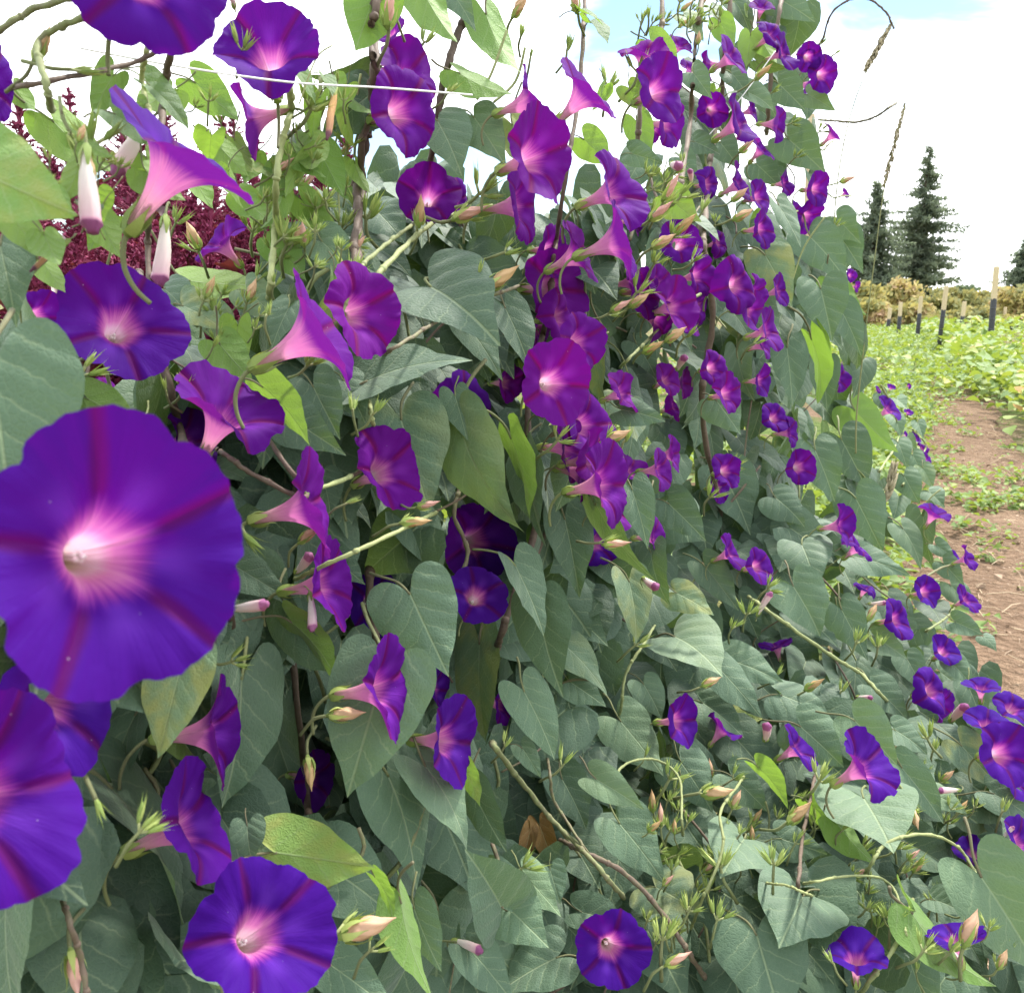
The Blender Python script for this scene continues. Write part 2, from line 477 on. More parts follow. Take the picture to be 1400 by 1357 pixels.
def petiole_mesh(r):
    b = MB()
    c, d = r.uniform(-.25, .25), r.uniform(.15, .5)
    pts = spline([(0, .02, .005), (c * .3, -.16, -.12 * d), (c, -.32, -.5 * d), (c * 1.4, -.42, -1.0 * d)], 4)
    b.tube(pts, [.013 + .005 * i / len(pts) for i in range(len(pts))], 6, .52)
    return b.build('petiole', M['stem'])


PETIOLES = [petiole_mesh(random.Random(i)) for i in range(6)]

# ------------------------------------------------------------------ flower meshes (diameter 1, base of the tube at the origin, opening along +Z)
TUBE = 0.60
PROF = [(.040, 0), (.046, .09), (.055, .18), (.068, .255), (.088, .325), (.118, .398), (.165, .470), (.228, .530), (.302, .568), (.38, .590), (.448, .600), (.5, .600)]


def corolla_mesh(r, flat=1.0, wav=1.0, na=60, nt=24, half=False):
    prof = [(p.x, p.z) for p in spline([(a, 0, b) for a, b in PROF], 4)]
    prof = np.array(prof)
    L = np.concatenate([[0], np.cumsum(np.hypot(*np.diff(prof, axis=0).T))])
    s = np.linspace(0, L[-1], nt)
    rad = np.interp(s, L, prof[:, 0])
    zz = np.interp(s, L, prof[:, 1])
    L_T = float(np.interp(.1, prof[:, 0], L))
    V, U, Fc = [], [], []
    ph, p2, p3 = r.uniform(0, 6), r.uniform(0, 6), r.uniform(0, 6)
    tilt, tph = r.uniform(0, .05) * wav, r.uniform(0, 6)
    lob = [r.uniform(.6, 1.3) for _ in range(5)]
    lz = [r.uniform(-1, 1) for _ in range(5)]
    recurve = r.uniform(-.02, .05) * wav
    for i in range(nt):
        v = .5 * s[i] / L_T if rad[i] < .1 else .5 + .5 * (rad[i] - .1) / .4
        w = max(0, (rad[i] - .16) / .34)
        for k in range(na + 1):
            a = 2 * math.pi * k / na
            u = 5 * k / na
            f = abs((u + .5) % 1 - .5) * 2                        # 0 on a bar, 1 between
            seg = int(u) % 5
            bump = math.sin(math.pi * (u % 1))                    # lobe between two bars
            edge = w ** 2 * (.050 * (1 - f * f) * lob[int(u + .5) % 5] + .012 * math.exp(-(f / .10) ** 2) - .045 * math.exp(-((1 - f) / .16) ** 2) - .02)
            edge += w ** 2 * (.018 * wav * math.sin(2 * a + ph) + .007 * math.sin(23 * a + p2) * w ** 3 + .006 * math.sin(41 * a + p3) * w ** 4)
            rr = rad[i] * (1 + edge * 1.2)
            z = zz[i] + w * (-.030 * math.exp(-(f / .10) ** 2) * (1 - .6 * w) + .022 * bump * wav)
            z += w ** 2 * wav * (.030 * math.sin(2 * a + p2) + .022 * math.sin(3 * a + p3) + .010 * math.sin(7 * a + ph) * w) + w ** 2 * tilt * math.cos(a - tph)
            z += w ** 2 * wav * (.0035 * math.sin(17 * a + ph) + .002 * math.sin(29 * a + p3)) * (.4 + w)
            z += w ** 2 * lz[seg] * .030 * bump * wav - w ** 3 * recurve
            z = TUBE + (z - TUBE) * flat if z > .5 else z
            V.append((rr * math.cos(a), rr * math.sin(a), z)); U.append((u, v))
    n = na + 1
    for i in range(nt - 1):
        for k in range(na):
            Fc.append([i * n + k, (i + 1) * n + k, (i + 1) * n + k + 1, i * n + k + 1])
    me = mesh('corolla', V, Fc, M['petal'], True, U)
    return me


# make the inner (visible) side the front face
_m = corolla_mesh(random.Random(0))
if _m.polygons[23 * 60 - 30].normal.z < 0:
    _cm = corolla_mesh
    def corolla_mesh(*a, **k):
        me = _cm(*a, **k)
        me.flip_normals()
        return me
COROLLAS = [corolla_mesh(random.Random(20 + i), wav=[.8, 1.1, 1.4, 2.2, 1.2, 2.7, .9, 1.6, 3.0, 1.9][i]) for i in range(10)]
COROLLAS_FINE = [corolla_mesh(random.Random(50 + i), wav=[.9, 1.5, 1.1, 1.9][i], na=130, nt=44) for i in range(4)]


def sepal(b, base_r, z0, z1, spread, ang, wid, tone=.5, curl=0.0):
    """One pointed sepal hugging a tube of radius base_r."""
    ca, sa = math.cos(ang), math.sin(ang)
    V, Fc = [], []
    N = 6
    for i in range(N + 1):
        t = i / N
        w = wid * (math.sin(math.pi * (0.16 + .84 * t) ** .62) * (1 - t) ** .5 + .02) if i < N else wid * .03
        rad = base_r * (1 + .6 * math.sin(math.pi * min(1, t * 1.3))) + spread * t ** 2
        z = z0 + (z1 - z0) * t
        for q in (-1, 0, 1):
            rr = rad - (abs(q) * .12 * w)
            x, y = rr, q * w
            V.append((x * ca - y * sa, x * sa + y * ca, z))
    for i in range(N):
        for q in range(2):
            a = i * 3 + q
            Fc.append([a, a + 1, a + 4, a + 3])
    b.add(V, Fc, tone)


def calyx_mesh(r):
    b = MB()
    for k in range(5):
        sepal(b, .045, -.03, .20 + r.uniform(-.03, .05), r.uniform(.0, .07), 2 * math.pi * k / 5 + r.uniform(-.2, .2), .045, r.uniform(.3, .8))
    b.tube([(0, 0, -.05), (0, 0, .02)], [.03, .05], 8, .4)
    return b.build('calyx', M['green'])


def stalk_mesh(r):
    b = MB()
    bx = r.uniform(-.3, .3)
    pts = spline([(0, 0, -.03), (bx * .2, -.03, -.14), (bx * .7, -.14, -.28), (bx * 1.3, -.30, -.36), (bx * 1.6, -.46, -.38)], 4)
    b.tube(pts, [.024 - .004 * i / len(pts) for i in range(len(pts))], 6, .6)
    return b.build('stalk', M['stem'])


def stamen_mesh():
    b = MB()
    r = random.Random(3)
    for k in range(5):
        a = 2 * math.pi * k / 5
        e = Vector((.016 * math.cos(a), .016 * math.sin(a), .25 + r.uniform(-.04, .03)))
        b.tube([(0.01 * math.cos(a), .01 * math.sin(a), .1), e], .006, 5, .2)
        b.tube([e - Vector((0, 0, .012)), e, e + Vector((0, 0, .02))], [.008, .014, .006], 6, .8)
    b.tube([(0, 0, .1), (0, 0, .28), (0, 0, .295), (0, 0, .31)], [.005, .006, .016, .008], 6, .9)
    return b.build('stamens', M['stamen'])


CALYXES = [calyx_mesh(random.Random(i)) for i in range(4)]
STALKS = [stalk_mesh(random.Random(i + 9)) for i in range(5)]
STAMENS = stamen_mesh()


# ------------------------------------------------------------------ buds
def bud_body(r, L=1.0, fat=.17, tone=.4):
    """Twisted pointed bud along +Z."""
    b = MB()
    N, n = 14, 15
    V, Fc = [], []
    for i in range(N + 1):
        t = i / N
        rad = fat * (math.sin(math.pi * (t * .78 + .16)) ** 1.1) * (1 - t ** 4) + .006
        for k in range(n):
            a = 2 * math.pi * k / n + t * 2.6
            q = 1 + .16 * math.cos(5 * (2 * math.pi * k / n))
            V.append((rad * q * math.cos(a), rad * q * math.sin(a), L * t))
    for i in range(N):
        for k in range(n):
            Fc.append([i * n + k, i * n + (k + 1) % n, (i + 1) * n + (k + 1) % n, (i + 1) * n + k])
    b.add(V, Fc, tone)
    return b.build('bud', M['bud'])


def bud_calyx(r, fat=.17, H=.62, spread=.10):
    b = MB()
    for k in range(5):
        sepal(b, fat * .8, -.05, H * r.uniform(.75, 1.15), spread * r.uniform(.2, 1.3), 2 * math.pi * k / 5 + r.uniform(-.25, .25), .085, r.uniform(.35, .95))
    b.tube([(0, 0, -.16), (0, 0, -.02), (0, 0, .08)], [.05, .10, .12], 7, .5)
    return b.build('calyx', M['green'])


def young_bud(r):
    """A bud that is still all sepals."""
    b = MB()
    for k in range(5):
        sepal(b, .07, 0, r.uniform(.75, 1.15), r.uniform(.0, .34), 2 * math.pi * k / 5 + r.uniform(-.3, .3), .075, r.uniform(.3, 1.0))
    b.tube([(0, 0, -.1), (0, 0, .1), (0, 0, .45), (0, 0, .7)], [.05, .10, .07, .01], 7, .6)
    return b.build('young_bud', M['green'])


BODIES = [bud_body(random.Random(i), 1.0, [.15, .18, .13][i], [.25, .55, .85][i]) for i in range(3)]
BCALYX = [bud_calyx(random.Random(i + 4), spread=[.05, .14, .22][i]) for i in range(3)]
YOUNG = [young_bud(random.Random(i + 8)) for i in range(5)]


def closed_mesh(r, kind):
    """Closed or wilted flower: a limp tube with a puckered end, along +Z."""
    b = MB()
    N, n = 18, 14
    V, Fc, A = [], [], []
    bend = r.uniform(-.12, .12)
    for i in range(N + 1):
        t = i / N
        rad = .055 + .085 * math.sin(math.pi * min(1, t * .62)) if kind == 'closed' else .05 + .04 * math.sin(math.pi * t)
        if t > .86: rad *= 1 - .55 * ((t - .86) / .14) ** 1.5 + .12 * math.sin((t - .86) * 60)
        for k in range(n):
            a = 2 * math.pi * k / n + t * .8
            q = 1 + .10 * math.cos(5 * a + 1) * t + .06 * r.uniform(-1, 1) * t + (0.2 * math.sin(9 * t + a) if kind == 'dry' else 0)
            V.append((rad * q * math.cos(a) + bend * t * t, rad * q * math.sin(a), t))
            A.append(max(0, min(1, (t - .35) * 1.1 if t < .88 else 1.0)))
    for i in range(N):
        for k in range(n):
            Fc.append([i * n + k, i * n + (k + 1) % n, (i + 1) * n + (k + 1) % n, (i + 1) * n + k])
    Fc.append([N * n + k for k in range(n)])
    return mesh('closed_corolla', V, Fc, M['closed' if kind == 'closed' else 'dry'], True, None, {'tone': A})


CLOSED = [closed_mesh(random.Random(i), 'closed') for i in range(3)]
WILTED = [closed_mesh(random.Random(i), 'dry') for i in range(2)]
# ------------------------------------------------------------------ tables (photograph pixels; angles in degrees)
# flower: x, y, diameter, tilt away from the viewer, image direction it faces, distance factor, hue (0 blue-purple, with sky light put into the petal colour; 1 magenta), landmark name
FL = [
(200,-45,225,30,45,.95,.1,'the large flower cut by the top edge'),
(-22,108,118,40,0,.92,.1,None),
(252,210,215,88,50,.93,.15,'the big tilted trumpet before the amaranths'),
(366,66,142,46,95,.95,.25,'the wide flower against the sky over the twine'),
(340,166,100,88,195,.97,.45,'the trumpet opening away from the path'),
(297,328,80,68,130,1.0,.55,None),
(168,440,166,26,55,.95,.15,'the broad flower over the huge foreground flower'),
(58,432,72,40,0,1.05,.25,None),
(86,476,34,60,-40,1.02,.9,None),(150,533,46,55,40,1.05,.9,None),
(160,757,372,24,4,.97,.10,'the huge foreground flower'),
(-14,1092,292,36,0,.92,.10,'the large cropped flower under the foreground one'),
(86,965,215,40,-15,1.0,.08,None),
(270,1122,168,68,24,.95,.3,'the side-on flower over the bottom corner bloom'),
(303,1000,150,78,6,.97,.45,None),
(361,1272,194,28,28,.95,.10,'the wide bloom in the bottom corner'),
(433,1066,82,50,-10,1.06,.2,None),
(533,942,142,61,6,.93,.5,'the flower before the large pale rounded leaf'),
(620,1012,120,54,0,.97,.15,'the drooping flower beside the long puckered leaf'),
(602,942,72,70,0,1.06,.15,None),(690,962,60,60,0,1.08,.1,None),
(496,425,130,46,12,.95,.75,'the upright flower with crimson star'),
(440,452,178,84,28,.95,.6,'the long pink trumpet seen from the side'),
(312,556,160,64,62,.95,.55,'the flower opening upward above the foreground bloom'),
(262,600,92,55,20,1.05,.3,None),
(432,690,152,76,14,.96,.6,'the pale pink trumpet above the creased leaf'),
(455,797,126,66,10,.97,.6,None),
(531,641,118,43,25,.93,.7,'the flower in front of the round dark leaf'),
(555,151,120,42,15,.94,.45,'the oval flower on the main stem'),
(560,97,96,54,45,1.0,.5,None),(532,42,50,60,120,1.04,.4,None),
(586,265,88,30,80,.96,.5,'the round flower beside the main stem'),
(630,275,60,60,0,1.06,.4,None),
(728,138,92,96,18,.97,.4,'the trumpet under the open sky gap'),
(804,124,105,88,45,.95,.5,'the spread trumpet against the white sky'),
(738,212,130,48,20,.95,.7,'the tall flower with magenta bars'),
(718,280,108,74,8,1.0,.6,None),
(848,258,114,62,22,.95,.45,'the long drooping flower below the sky'),
(850,328,112,90,20,.94,.5,'the thin trumpet pointing to the path'),
(762,395,112,45,0,1.05,.7,None),(757,342,70,50,0,1.06,.7,None),(795,345,92,80,28,1.0,.7,None),
(760,522,114,30,10,.94,.75,'the round magenta flower at mid wall'),
(797,467,86,45,14,.99,.6,None),(805,580,92,45,10,.99,.6,None),
(833,660,118,58,12,.94,.6,'the lowest flower of the magenta cascade'),
(785,612,92,60,0,1.03,.8,None),(696,524,56,50,0,1.07,.6,None),
(635,570,126,42,10,1.10,.2,None),(652,812,86,25,60,1.06,.15,'the shaded flower behind the hanging leaf'),
(655,740,112,30,0,1.24,.15,None),(515,825,92,35,0,1.22,.1,None),(821,742,66,40,0,1.14,.1,None),
(906,121,92,46,25,.94,.35,'the ruffled flower near the top'),
(918,170,62,55,0,1.0,.3,None),(880,68,70,68,90,1.0,.9,None),
(1004,75,62,72,35,.96,.45,'the tilted flower with round green leaf'),
(967,91,40,80,190,1.0,.6,None),
(1058,45,54,66,40,.97,.3,None),(1074,70,50,68,25,.96,.3,None),(1042,8,36,70,80,1.0,.6,None),
(1106,78,38,25,0,.98,.2,None),(1127,102,48,38,0,.95,.2,'the twin flowers at the sky edge'),(1105,118,30,80,-20,1.0,.2,None),
(974,150,46,20,0,.95,.3,'the small round face-on flower'),
(1015,164,78,76,36,.95,.35,'the long tilted flower on pink neck'),
(1043,202,44,80,50,.96,.4,None),(1064,170,48,70,0,.97,.35,None),(972,251,48,56,10,.97,.3,None),
(1014,250,56,72,30,.96,.4,None),(1040,268,48,55,20,.95,.3,None),
(1119,258,48,50,5,.95,.25,'the oval flower by the wall edge'),(1106,298,48,45,-20,1.02,.2,None),
(1045,312,54,58,8,.96,.35,None),(930,330,62,34,60,.99,.4,None),(958,375,62,55,15,.98,.6,None),
(886,400,72,54,0,1.0,.75,None),(926,416,78,50,20,.97,.75,'the crumpled magenta pair'),
(1012,388,76,45,12,.95,.5,'the bar-striped flower by the big heart leaf'),(1030,425,56,60,0,1.0,.5,None),
(1068,396,46,65,20,.96,.35,None),(1054,450,64,68,20,.96,.55,None),
(977,502,52,40,15,.97,.5,None),(997,537,58,50,15,.95,.6,'the paired flowers above the pointed leaf'),
(1043,520,46,62,5,1.02,.3,None),(855,535,64,65,22,.98,.75,None),(914,518,48,50,30,1.0,.75,None),(936,523,46,70,0,.98,.7,None),(924,555,40,70,20,1.0,.7,None),
(866,642,56,62,30,1.03,.65,None),(905,642,60,68,5,.98,.6,None),(922,620,52,70,12,1.0,.6,None),
(1061,570,44,40,30,.98,.3,None),(1083,590,46,70,10,.97,.35,None),(1095,638,50,36,10,.95,.4,'the bright flower under the heart leaf'),
(995,643,50,40,15,.95,.3,None),(985,668,42,50,0,1.0,.3,None),
(1154,718,60,66,8,.95,.25,'the side-on flower at the wall foot'),(1176,745,50,82,40,.95,.35,None),
(1002,754,54,68,25,.96,.55,None),(1039,773,52,46,15,.95,.45,'the flower beside the hanging heart leaf'),
(898,733,58,75,5,.98,.6,None),(891,766,46,75,30,.97,.6,None),
(1061,880,44,76,100,.96,.4,None),
(933,985,72,56,4,.95,.25,'the oval flower over the sprawling stems'),(990,994,54,88,50,.95,.35,None),
(1095,1020,68,70,28,1.0,.2,None),(1187,1044,102,62,30,.93,.12,'the dark trumpet over the broad leaf'),
(1278,942,64,50,20,.95,.12,'the flower beside the pink buds'),(1290,964,50,60,-20,1.0,.3,None),
(1341,936,48,60,85,.95,.05,None),(1350,985,58,50,75,.95,.05,None),(1386,966,52,40,45,.97,.05,None),(1376,1030,88,40,8,.94,.08,'the bluest flower at the path edge'),(1394,1065,60,50,0,1.0,.1,None),
(1333,1163,52,45,60,.97,.0,None),(1400,1150,72,60,15,.96,.05,None),(1385,1203,46,60,30,1.0,.1,None),
(837,1296,102,18,-40,.93,.08,'the round bloom alone at the bottom'),
(1170,1303,82,52,82,.95,.05,'the upturned flower below the heart-shaped leaf'),
(1306,1276,78,60,90,.95,.05,'the upturned flower holding a bud'),
(1268,808,46,48,15,.95,.08,None),(1230,846,58,58,10,.94,.2,None),(1324,818,42,60,30,.95,.25,'the outermost trumpet over the soil'),
(1292,888,46,45,40,.95,.05,None),(1325,762,38,82,22,.96,.3,None),(1305,760,22,60,40,1.02,.1,None),
(1278,700,44,70,60,.96,.15,None),(1184,802,34,70,60,1.0,.1,None),(1151,516,42,70,0,1.05,.3,None),
(1218,557,42,62,40,.98,.1,None),(1242,563,13,50,60,1.0,.1,None),(1230,588,14,50,20,1.0,.1,None),(1239,595,13,60,20,1.0,.1,None),(1252,598,19,55,40,1.0,.15,None),
(1262,612,19,55,40,1.0,.3,None),(1267,626,20,60,30,1.0,.3,None),(1219,529,13,60,60,1.1,.1,None),(1202,532,12,60,30,1.1,.1,None),(1243,528,9,50,0,1.1,.1,None),
(1141,182,38,86,45,.98,.4,None),(1156,264,15,60,30,1.1,.5,None),(1164,376,20,50,20,1.05,.3,None),(1172,392,16,60,0,1.05,.3,None),
(945,92,34,60,60,1.02,.4,None),
(815,628,92,62,8,1.0,.8,None),(778,566,84,52,0,1.03,.8,None),(846,694,66,66,12,.99,.75,None),(771,432,74,56,10,1.04,.75,None),(742,452,60,60,-20,1.07,.7,None),(800,648,76,70,-10,1.03,.85,None),
(905,386,62,58,20,1.0,.75,None),(868,385,58,66,10,1.02,.8,None),(942,432,56,62,15,1.0,.7,None),(903,440,60,58,-20,1.02,.75,None),(1036,400,50,64,10,1.01,.5,None),(1046,470,44,70,20,1.0,.5,None),
(870,300,48,70,10,1.04,.55,None),(985,330,42,60,20,1.03,.45,None),(1075,250,34,65,10,1.03,.35,None),(1030,150,36,70,20,1.04,.35,None),(930,60,40,70,60,1.03,.5,None),(960,420,46,60,0,1.04,.6,None),
(900,180,40,60,-30,1.03,.5,None),(1085,292,36,60,0,1.05,.25,None),(1018,186,34,70,20,1.0,.4,None),
]
# leaf: base x, y, tip x, y, width, distance factor, tone (0 dark .. 1 young), face (f upper side, b underside), look
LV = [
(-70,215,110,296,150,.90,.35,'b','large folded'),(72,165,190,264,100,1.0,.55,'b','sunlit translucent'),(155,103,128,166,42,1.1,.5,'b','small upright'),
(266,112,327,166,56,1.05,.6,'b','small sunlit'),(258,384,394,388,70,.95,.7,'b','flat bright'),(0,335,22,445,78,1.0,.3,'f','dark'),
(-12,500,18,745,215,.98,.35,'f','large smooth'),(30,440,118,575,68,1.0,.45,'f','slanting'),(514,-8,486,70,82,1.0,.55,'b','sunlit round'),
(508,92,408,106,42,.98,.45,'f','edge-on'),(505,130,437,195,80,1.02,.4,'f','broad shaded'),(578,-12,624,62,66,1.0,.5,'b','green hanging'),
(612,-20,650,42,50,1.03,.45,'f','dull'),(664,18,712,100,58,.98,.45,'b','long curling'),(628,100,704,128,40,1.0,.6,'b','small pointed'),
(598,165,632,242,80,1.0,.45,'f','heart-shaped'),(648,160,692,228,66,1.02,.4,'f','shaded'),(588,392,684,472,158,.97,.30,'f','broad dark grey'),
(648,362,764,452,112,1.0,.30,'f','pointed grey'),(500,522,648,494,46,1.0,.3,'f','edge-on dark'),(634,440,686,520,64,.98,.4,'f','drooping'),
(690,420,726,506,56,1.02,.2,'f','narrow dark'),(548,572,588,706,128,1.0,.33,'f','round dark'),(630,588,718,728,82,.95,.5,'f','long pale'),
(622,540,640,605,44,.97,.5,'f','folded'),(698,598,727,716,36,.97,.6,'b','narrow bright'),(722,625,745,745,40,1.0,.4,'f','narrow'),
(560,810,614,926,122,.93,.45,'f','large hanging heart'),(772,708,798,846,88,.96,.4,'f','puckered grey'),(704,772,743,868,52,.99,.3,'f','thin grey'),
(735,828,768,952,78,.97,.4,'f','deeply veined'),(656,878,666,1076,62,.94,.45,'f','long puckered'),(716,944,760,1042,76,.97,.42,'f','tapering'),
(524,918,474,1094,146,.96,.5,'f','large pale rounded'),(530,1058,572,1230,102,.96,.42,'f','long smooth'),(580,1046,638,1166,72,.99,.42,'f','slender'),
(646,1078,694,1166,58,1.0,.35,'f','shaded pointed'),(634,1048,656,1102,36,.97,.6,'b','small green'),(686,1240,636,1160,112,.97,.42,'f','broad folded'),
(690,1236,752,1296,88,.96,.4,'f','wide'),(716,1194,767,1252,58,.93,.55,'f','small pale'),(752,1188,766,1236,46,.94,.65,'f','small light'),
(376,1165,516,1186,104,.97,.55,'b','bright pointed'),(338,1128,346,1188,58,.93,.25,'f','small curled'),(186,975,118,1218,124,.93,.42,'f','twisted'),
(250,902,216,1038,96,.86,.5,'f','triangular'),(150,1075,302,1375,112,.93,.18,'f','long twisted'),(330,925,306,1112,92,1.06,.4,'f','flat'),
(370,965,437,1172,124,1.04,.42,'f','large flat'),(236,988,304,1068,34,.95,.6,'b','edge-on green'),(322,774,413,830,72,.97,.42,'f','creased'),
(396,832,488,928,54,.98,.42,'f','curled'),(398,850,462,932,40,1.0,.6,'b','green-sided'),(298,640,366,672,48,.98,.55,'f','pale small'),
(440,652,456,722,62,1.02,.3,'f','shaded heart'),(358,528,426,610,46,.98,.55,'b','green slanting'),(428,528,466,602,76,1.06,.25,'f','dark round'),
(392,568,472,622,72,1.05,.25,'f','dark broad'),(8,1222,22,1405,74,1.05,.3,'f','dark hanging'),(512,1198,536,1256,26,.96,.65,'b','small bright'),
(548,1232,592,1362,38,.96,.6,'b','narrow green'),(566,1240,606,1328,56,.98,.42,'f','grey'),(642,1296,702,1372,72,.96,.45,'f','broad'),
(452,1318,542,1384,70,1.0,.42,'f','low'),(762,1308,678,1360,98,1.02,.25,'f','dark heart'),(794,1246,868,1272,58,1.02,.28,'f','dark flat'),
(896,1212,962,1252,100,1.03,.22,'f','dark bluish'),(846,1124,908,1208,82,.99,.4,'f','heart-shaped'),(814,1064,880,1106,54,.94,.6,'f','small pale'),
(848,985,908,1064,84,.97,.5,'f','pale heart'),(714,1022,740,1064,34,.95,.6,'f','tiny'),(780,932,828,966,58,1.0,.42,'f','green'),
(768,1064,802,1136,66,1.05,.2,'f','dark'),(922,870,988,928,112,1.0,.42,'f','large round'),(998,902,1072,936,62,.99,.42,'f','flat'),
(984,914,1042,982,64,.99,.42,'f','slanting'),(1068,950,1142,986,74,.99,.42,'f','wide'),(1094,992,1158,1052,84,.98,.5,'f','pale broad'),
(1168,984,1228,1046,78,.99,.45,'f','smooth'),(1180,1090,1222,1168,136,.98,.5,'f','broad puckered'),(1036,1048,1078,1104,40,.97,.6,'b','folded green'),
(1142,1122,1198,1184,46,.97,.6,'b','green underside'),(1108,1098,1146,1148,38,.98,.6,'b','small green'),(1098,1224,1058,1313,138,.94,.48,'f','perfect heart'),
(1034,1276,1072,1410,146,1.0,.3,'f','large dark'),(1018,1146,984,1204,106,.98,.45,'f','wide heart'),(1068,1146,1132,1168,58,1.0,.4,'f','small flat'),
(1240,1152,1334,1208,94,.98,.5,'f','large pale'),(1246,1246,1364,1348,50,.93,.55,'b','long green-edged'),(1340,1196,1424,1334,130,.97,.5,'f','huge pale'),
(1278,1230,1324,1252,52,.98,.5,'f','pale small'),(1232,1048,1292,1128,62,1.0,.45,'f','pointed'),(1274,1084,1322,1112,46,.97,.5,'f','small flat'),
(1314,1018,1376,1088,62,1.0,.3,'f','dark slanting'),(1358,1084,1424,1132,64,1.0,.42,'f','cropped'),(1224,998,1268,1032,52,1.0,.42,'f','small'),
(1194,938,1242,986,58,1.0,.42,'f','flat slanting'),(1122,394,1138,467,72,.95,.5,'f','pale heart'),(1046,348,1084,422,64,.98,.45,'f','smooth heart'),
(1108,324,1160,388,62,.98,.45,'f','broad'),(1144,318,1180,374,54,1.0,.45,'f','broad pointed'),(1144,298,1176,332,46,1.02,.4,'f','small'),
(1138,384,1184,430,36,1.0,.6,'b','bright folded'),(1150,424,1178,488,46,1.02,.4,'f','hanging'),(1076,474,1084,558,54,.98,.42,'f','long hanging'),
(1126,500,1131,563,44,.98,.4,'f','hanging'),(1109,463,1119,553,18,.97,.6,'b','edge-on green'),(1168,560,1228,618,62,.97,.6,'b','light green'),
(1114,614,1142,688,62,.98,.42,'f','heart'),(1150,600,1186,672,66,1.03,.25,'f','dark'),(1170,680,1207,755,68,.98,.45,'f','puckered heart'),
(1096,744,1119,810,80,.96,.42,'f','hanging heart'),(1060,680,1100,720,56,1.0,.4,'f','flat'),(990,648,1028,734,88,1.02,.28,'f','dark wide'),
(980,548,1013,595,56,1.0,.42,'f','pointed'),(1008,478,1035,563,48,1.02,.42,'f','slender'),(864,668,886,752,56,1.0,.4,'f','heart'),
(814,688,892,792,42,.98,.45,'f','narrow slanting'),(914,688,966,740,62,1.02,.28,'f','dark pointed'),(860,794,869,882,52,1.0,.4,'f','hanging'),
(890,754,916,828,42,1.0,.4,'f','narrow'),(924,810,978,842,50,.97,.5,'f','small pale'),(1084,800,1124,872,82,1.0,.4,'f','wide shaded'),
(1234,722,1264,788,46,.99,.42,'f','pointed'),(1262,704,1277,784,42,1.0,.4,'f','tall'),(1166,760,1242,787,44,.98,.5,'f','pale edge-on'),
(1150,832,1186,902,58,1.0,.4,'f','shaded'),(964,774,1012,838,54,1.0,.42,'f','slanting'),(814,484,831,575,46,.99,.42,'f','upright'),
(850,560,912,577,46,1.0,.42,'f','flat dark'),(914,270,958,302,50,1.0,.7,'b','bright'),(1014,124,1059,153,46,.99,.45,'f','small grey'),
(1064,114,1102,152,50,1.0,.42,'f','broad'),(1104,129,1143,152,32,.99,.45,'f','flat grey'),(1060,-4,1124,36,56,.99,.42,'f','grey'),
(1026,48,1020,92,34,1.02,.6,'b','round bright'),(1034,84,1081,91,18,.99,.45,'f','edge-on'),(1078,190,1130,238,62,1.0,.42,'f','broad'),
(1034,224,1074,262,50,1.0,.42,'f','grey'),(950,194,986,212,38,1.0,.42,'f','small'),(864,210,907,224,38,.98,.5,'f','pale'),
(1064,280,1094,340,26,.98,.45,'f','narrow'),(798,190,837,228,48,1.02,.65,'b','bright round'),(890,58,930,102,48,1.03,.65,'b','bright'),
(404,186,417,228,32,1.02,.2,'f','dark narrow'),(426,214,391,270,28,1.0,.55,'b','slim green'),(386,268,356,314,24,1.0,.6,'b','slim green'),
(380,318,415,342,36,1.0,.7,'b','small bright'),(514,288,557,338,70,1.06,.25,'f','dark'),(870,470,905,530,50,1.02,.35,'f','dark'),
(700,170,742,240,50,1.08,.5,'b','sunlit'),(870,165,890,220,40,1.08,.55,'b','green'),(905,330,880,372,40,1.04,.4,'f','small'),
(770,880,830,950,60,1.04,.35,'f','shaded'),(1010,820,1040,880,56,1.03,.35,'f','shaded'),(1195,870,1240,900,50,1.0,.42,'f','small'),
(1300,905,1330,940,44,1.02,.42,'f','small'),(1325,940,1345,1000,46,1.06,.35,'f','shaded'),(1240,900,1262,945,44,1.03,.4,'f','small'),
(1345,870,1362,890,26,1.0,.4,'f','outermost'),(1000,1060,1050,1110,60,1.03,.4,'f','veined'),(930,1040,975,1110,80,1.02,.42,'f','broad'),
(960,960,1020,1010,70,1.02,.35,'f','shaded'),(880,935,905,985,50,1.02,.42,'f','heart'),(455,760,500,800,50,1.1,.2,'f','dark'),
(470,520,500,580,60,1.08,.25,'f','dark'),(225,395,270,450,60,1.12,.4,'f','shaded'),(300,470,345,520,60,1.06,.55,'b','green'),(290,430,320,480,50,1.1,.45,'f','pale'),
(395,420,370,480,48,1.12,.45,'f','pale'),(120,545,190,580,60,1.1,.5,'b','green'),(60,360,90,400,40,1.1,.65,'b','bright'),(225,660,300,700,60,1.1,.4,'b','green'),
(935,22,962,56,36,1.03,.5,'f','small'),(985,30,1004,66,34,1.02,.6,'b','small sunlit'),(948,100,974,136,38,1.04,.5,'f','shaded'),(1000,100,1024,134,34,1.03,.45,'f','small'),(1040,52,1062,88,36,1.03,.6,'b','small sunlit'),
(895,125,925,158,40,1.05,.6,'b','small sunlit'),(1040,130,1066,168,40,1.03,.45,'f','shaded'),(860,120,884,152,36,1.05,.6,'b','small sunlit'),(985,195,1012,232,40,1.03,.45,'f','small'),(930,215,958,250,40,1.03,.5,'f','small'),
(20,300,62,352,52,1.04,.6,'b','small sunlit'),(132,298,164,352,50,1.04,.62,'b','small sunlit'),(268,248,302,300,42,1.04,.7,'b','small bright'),(330,268,372,304,46,1.04,.6,'b','small sunlit'),
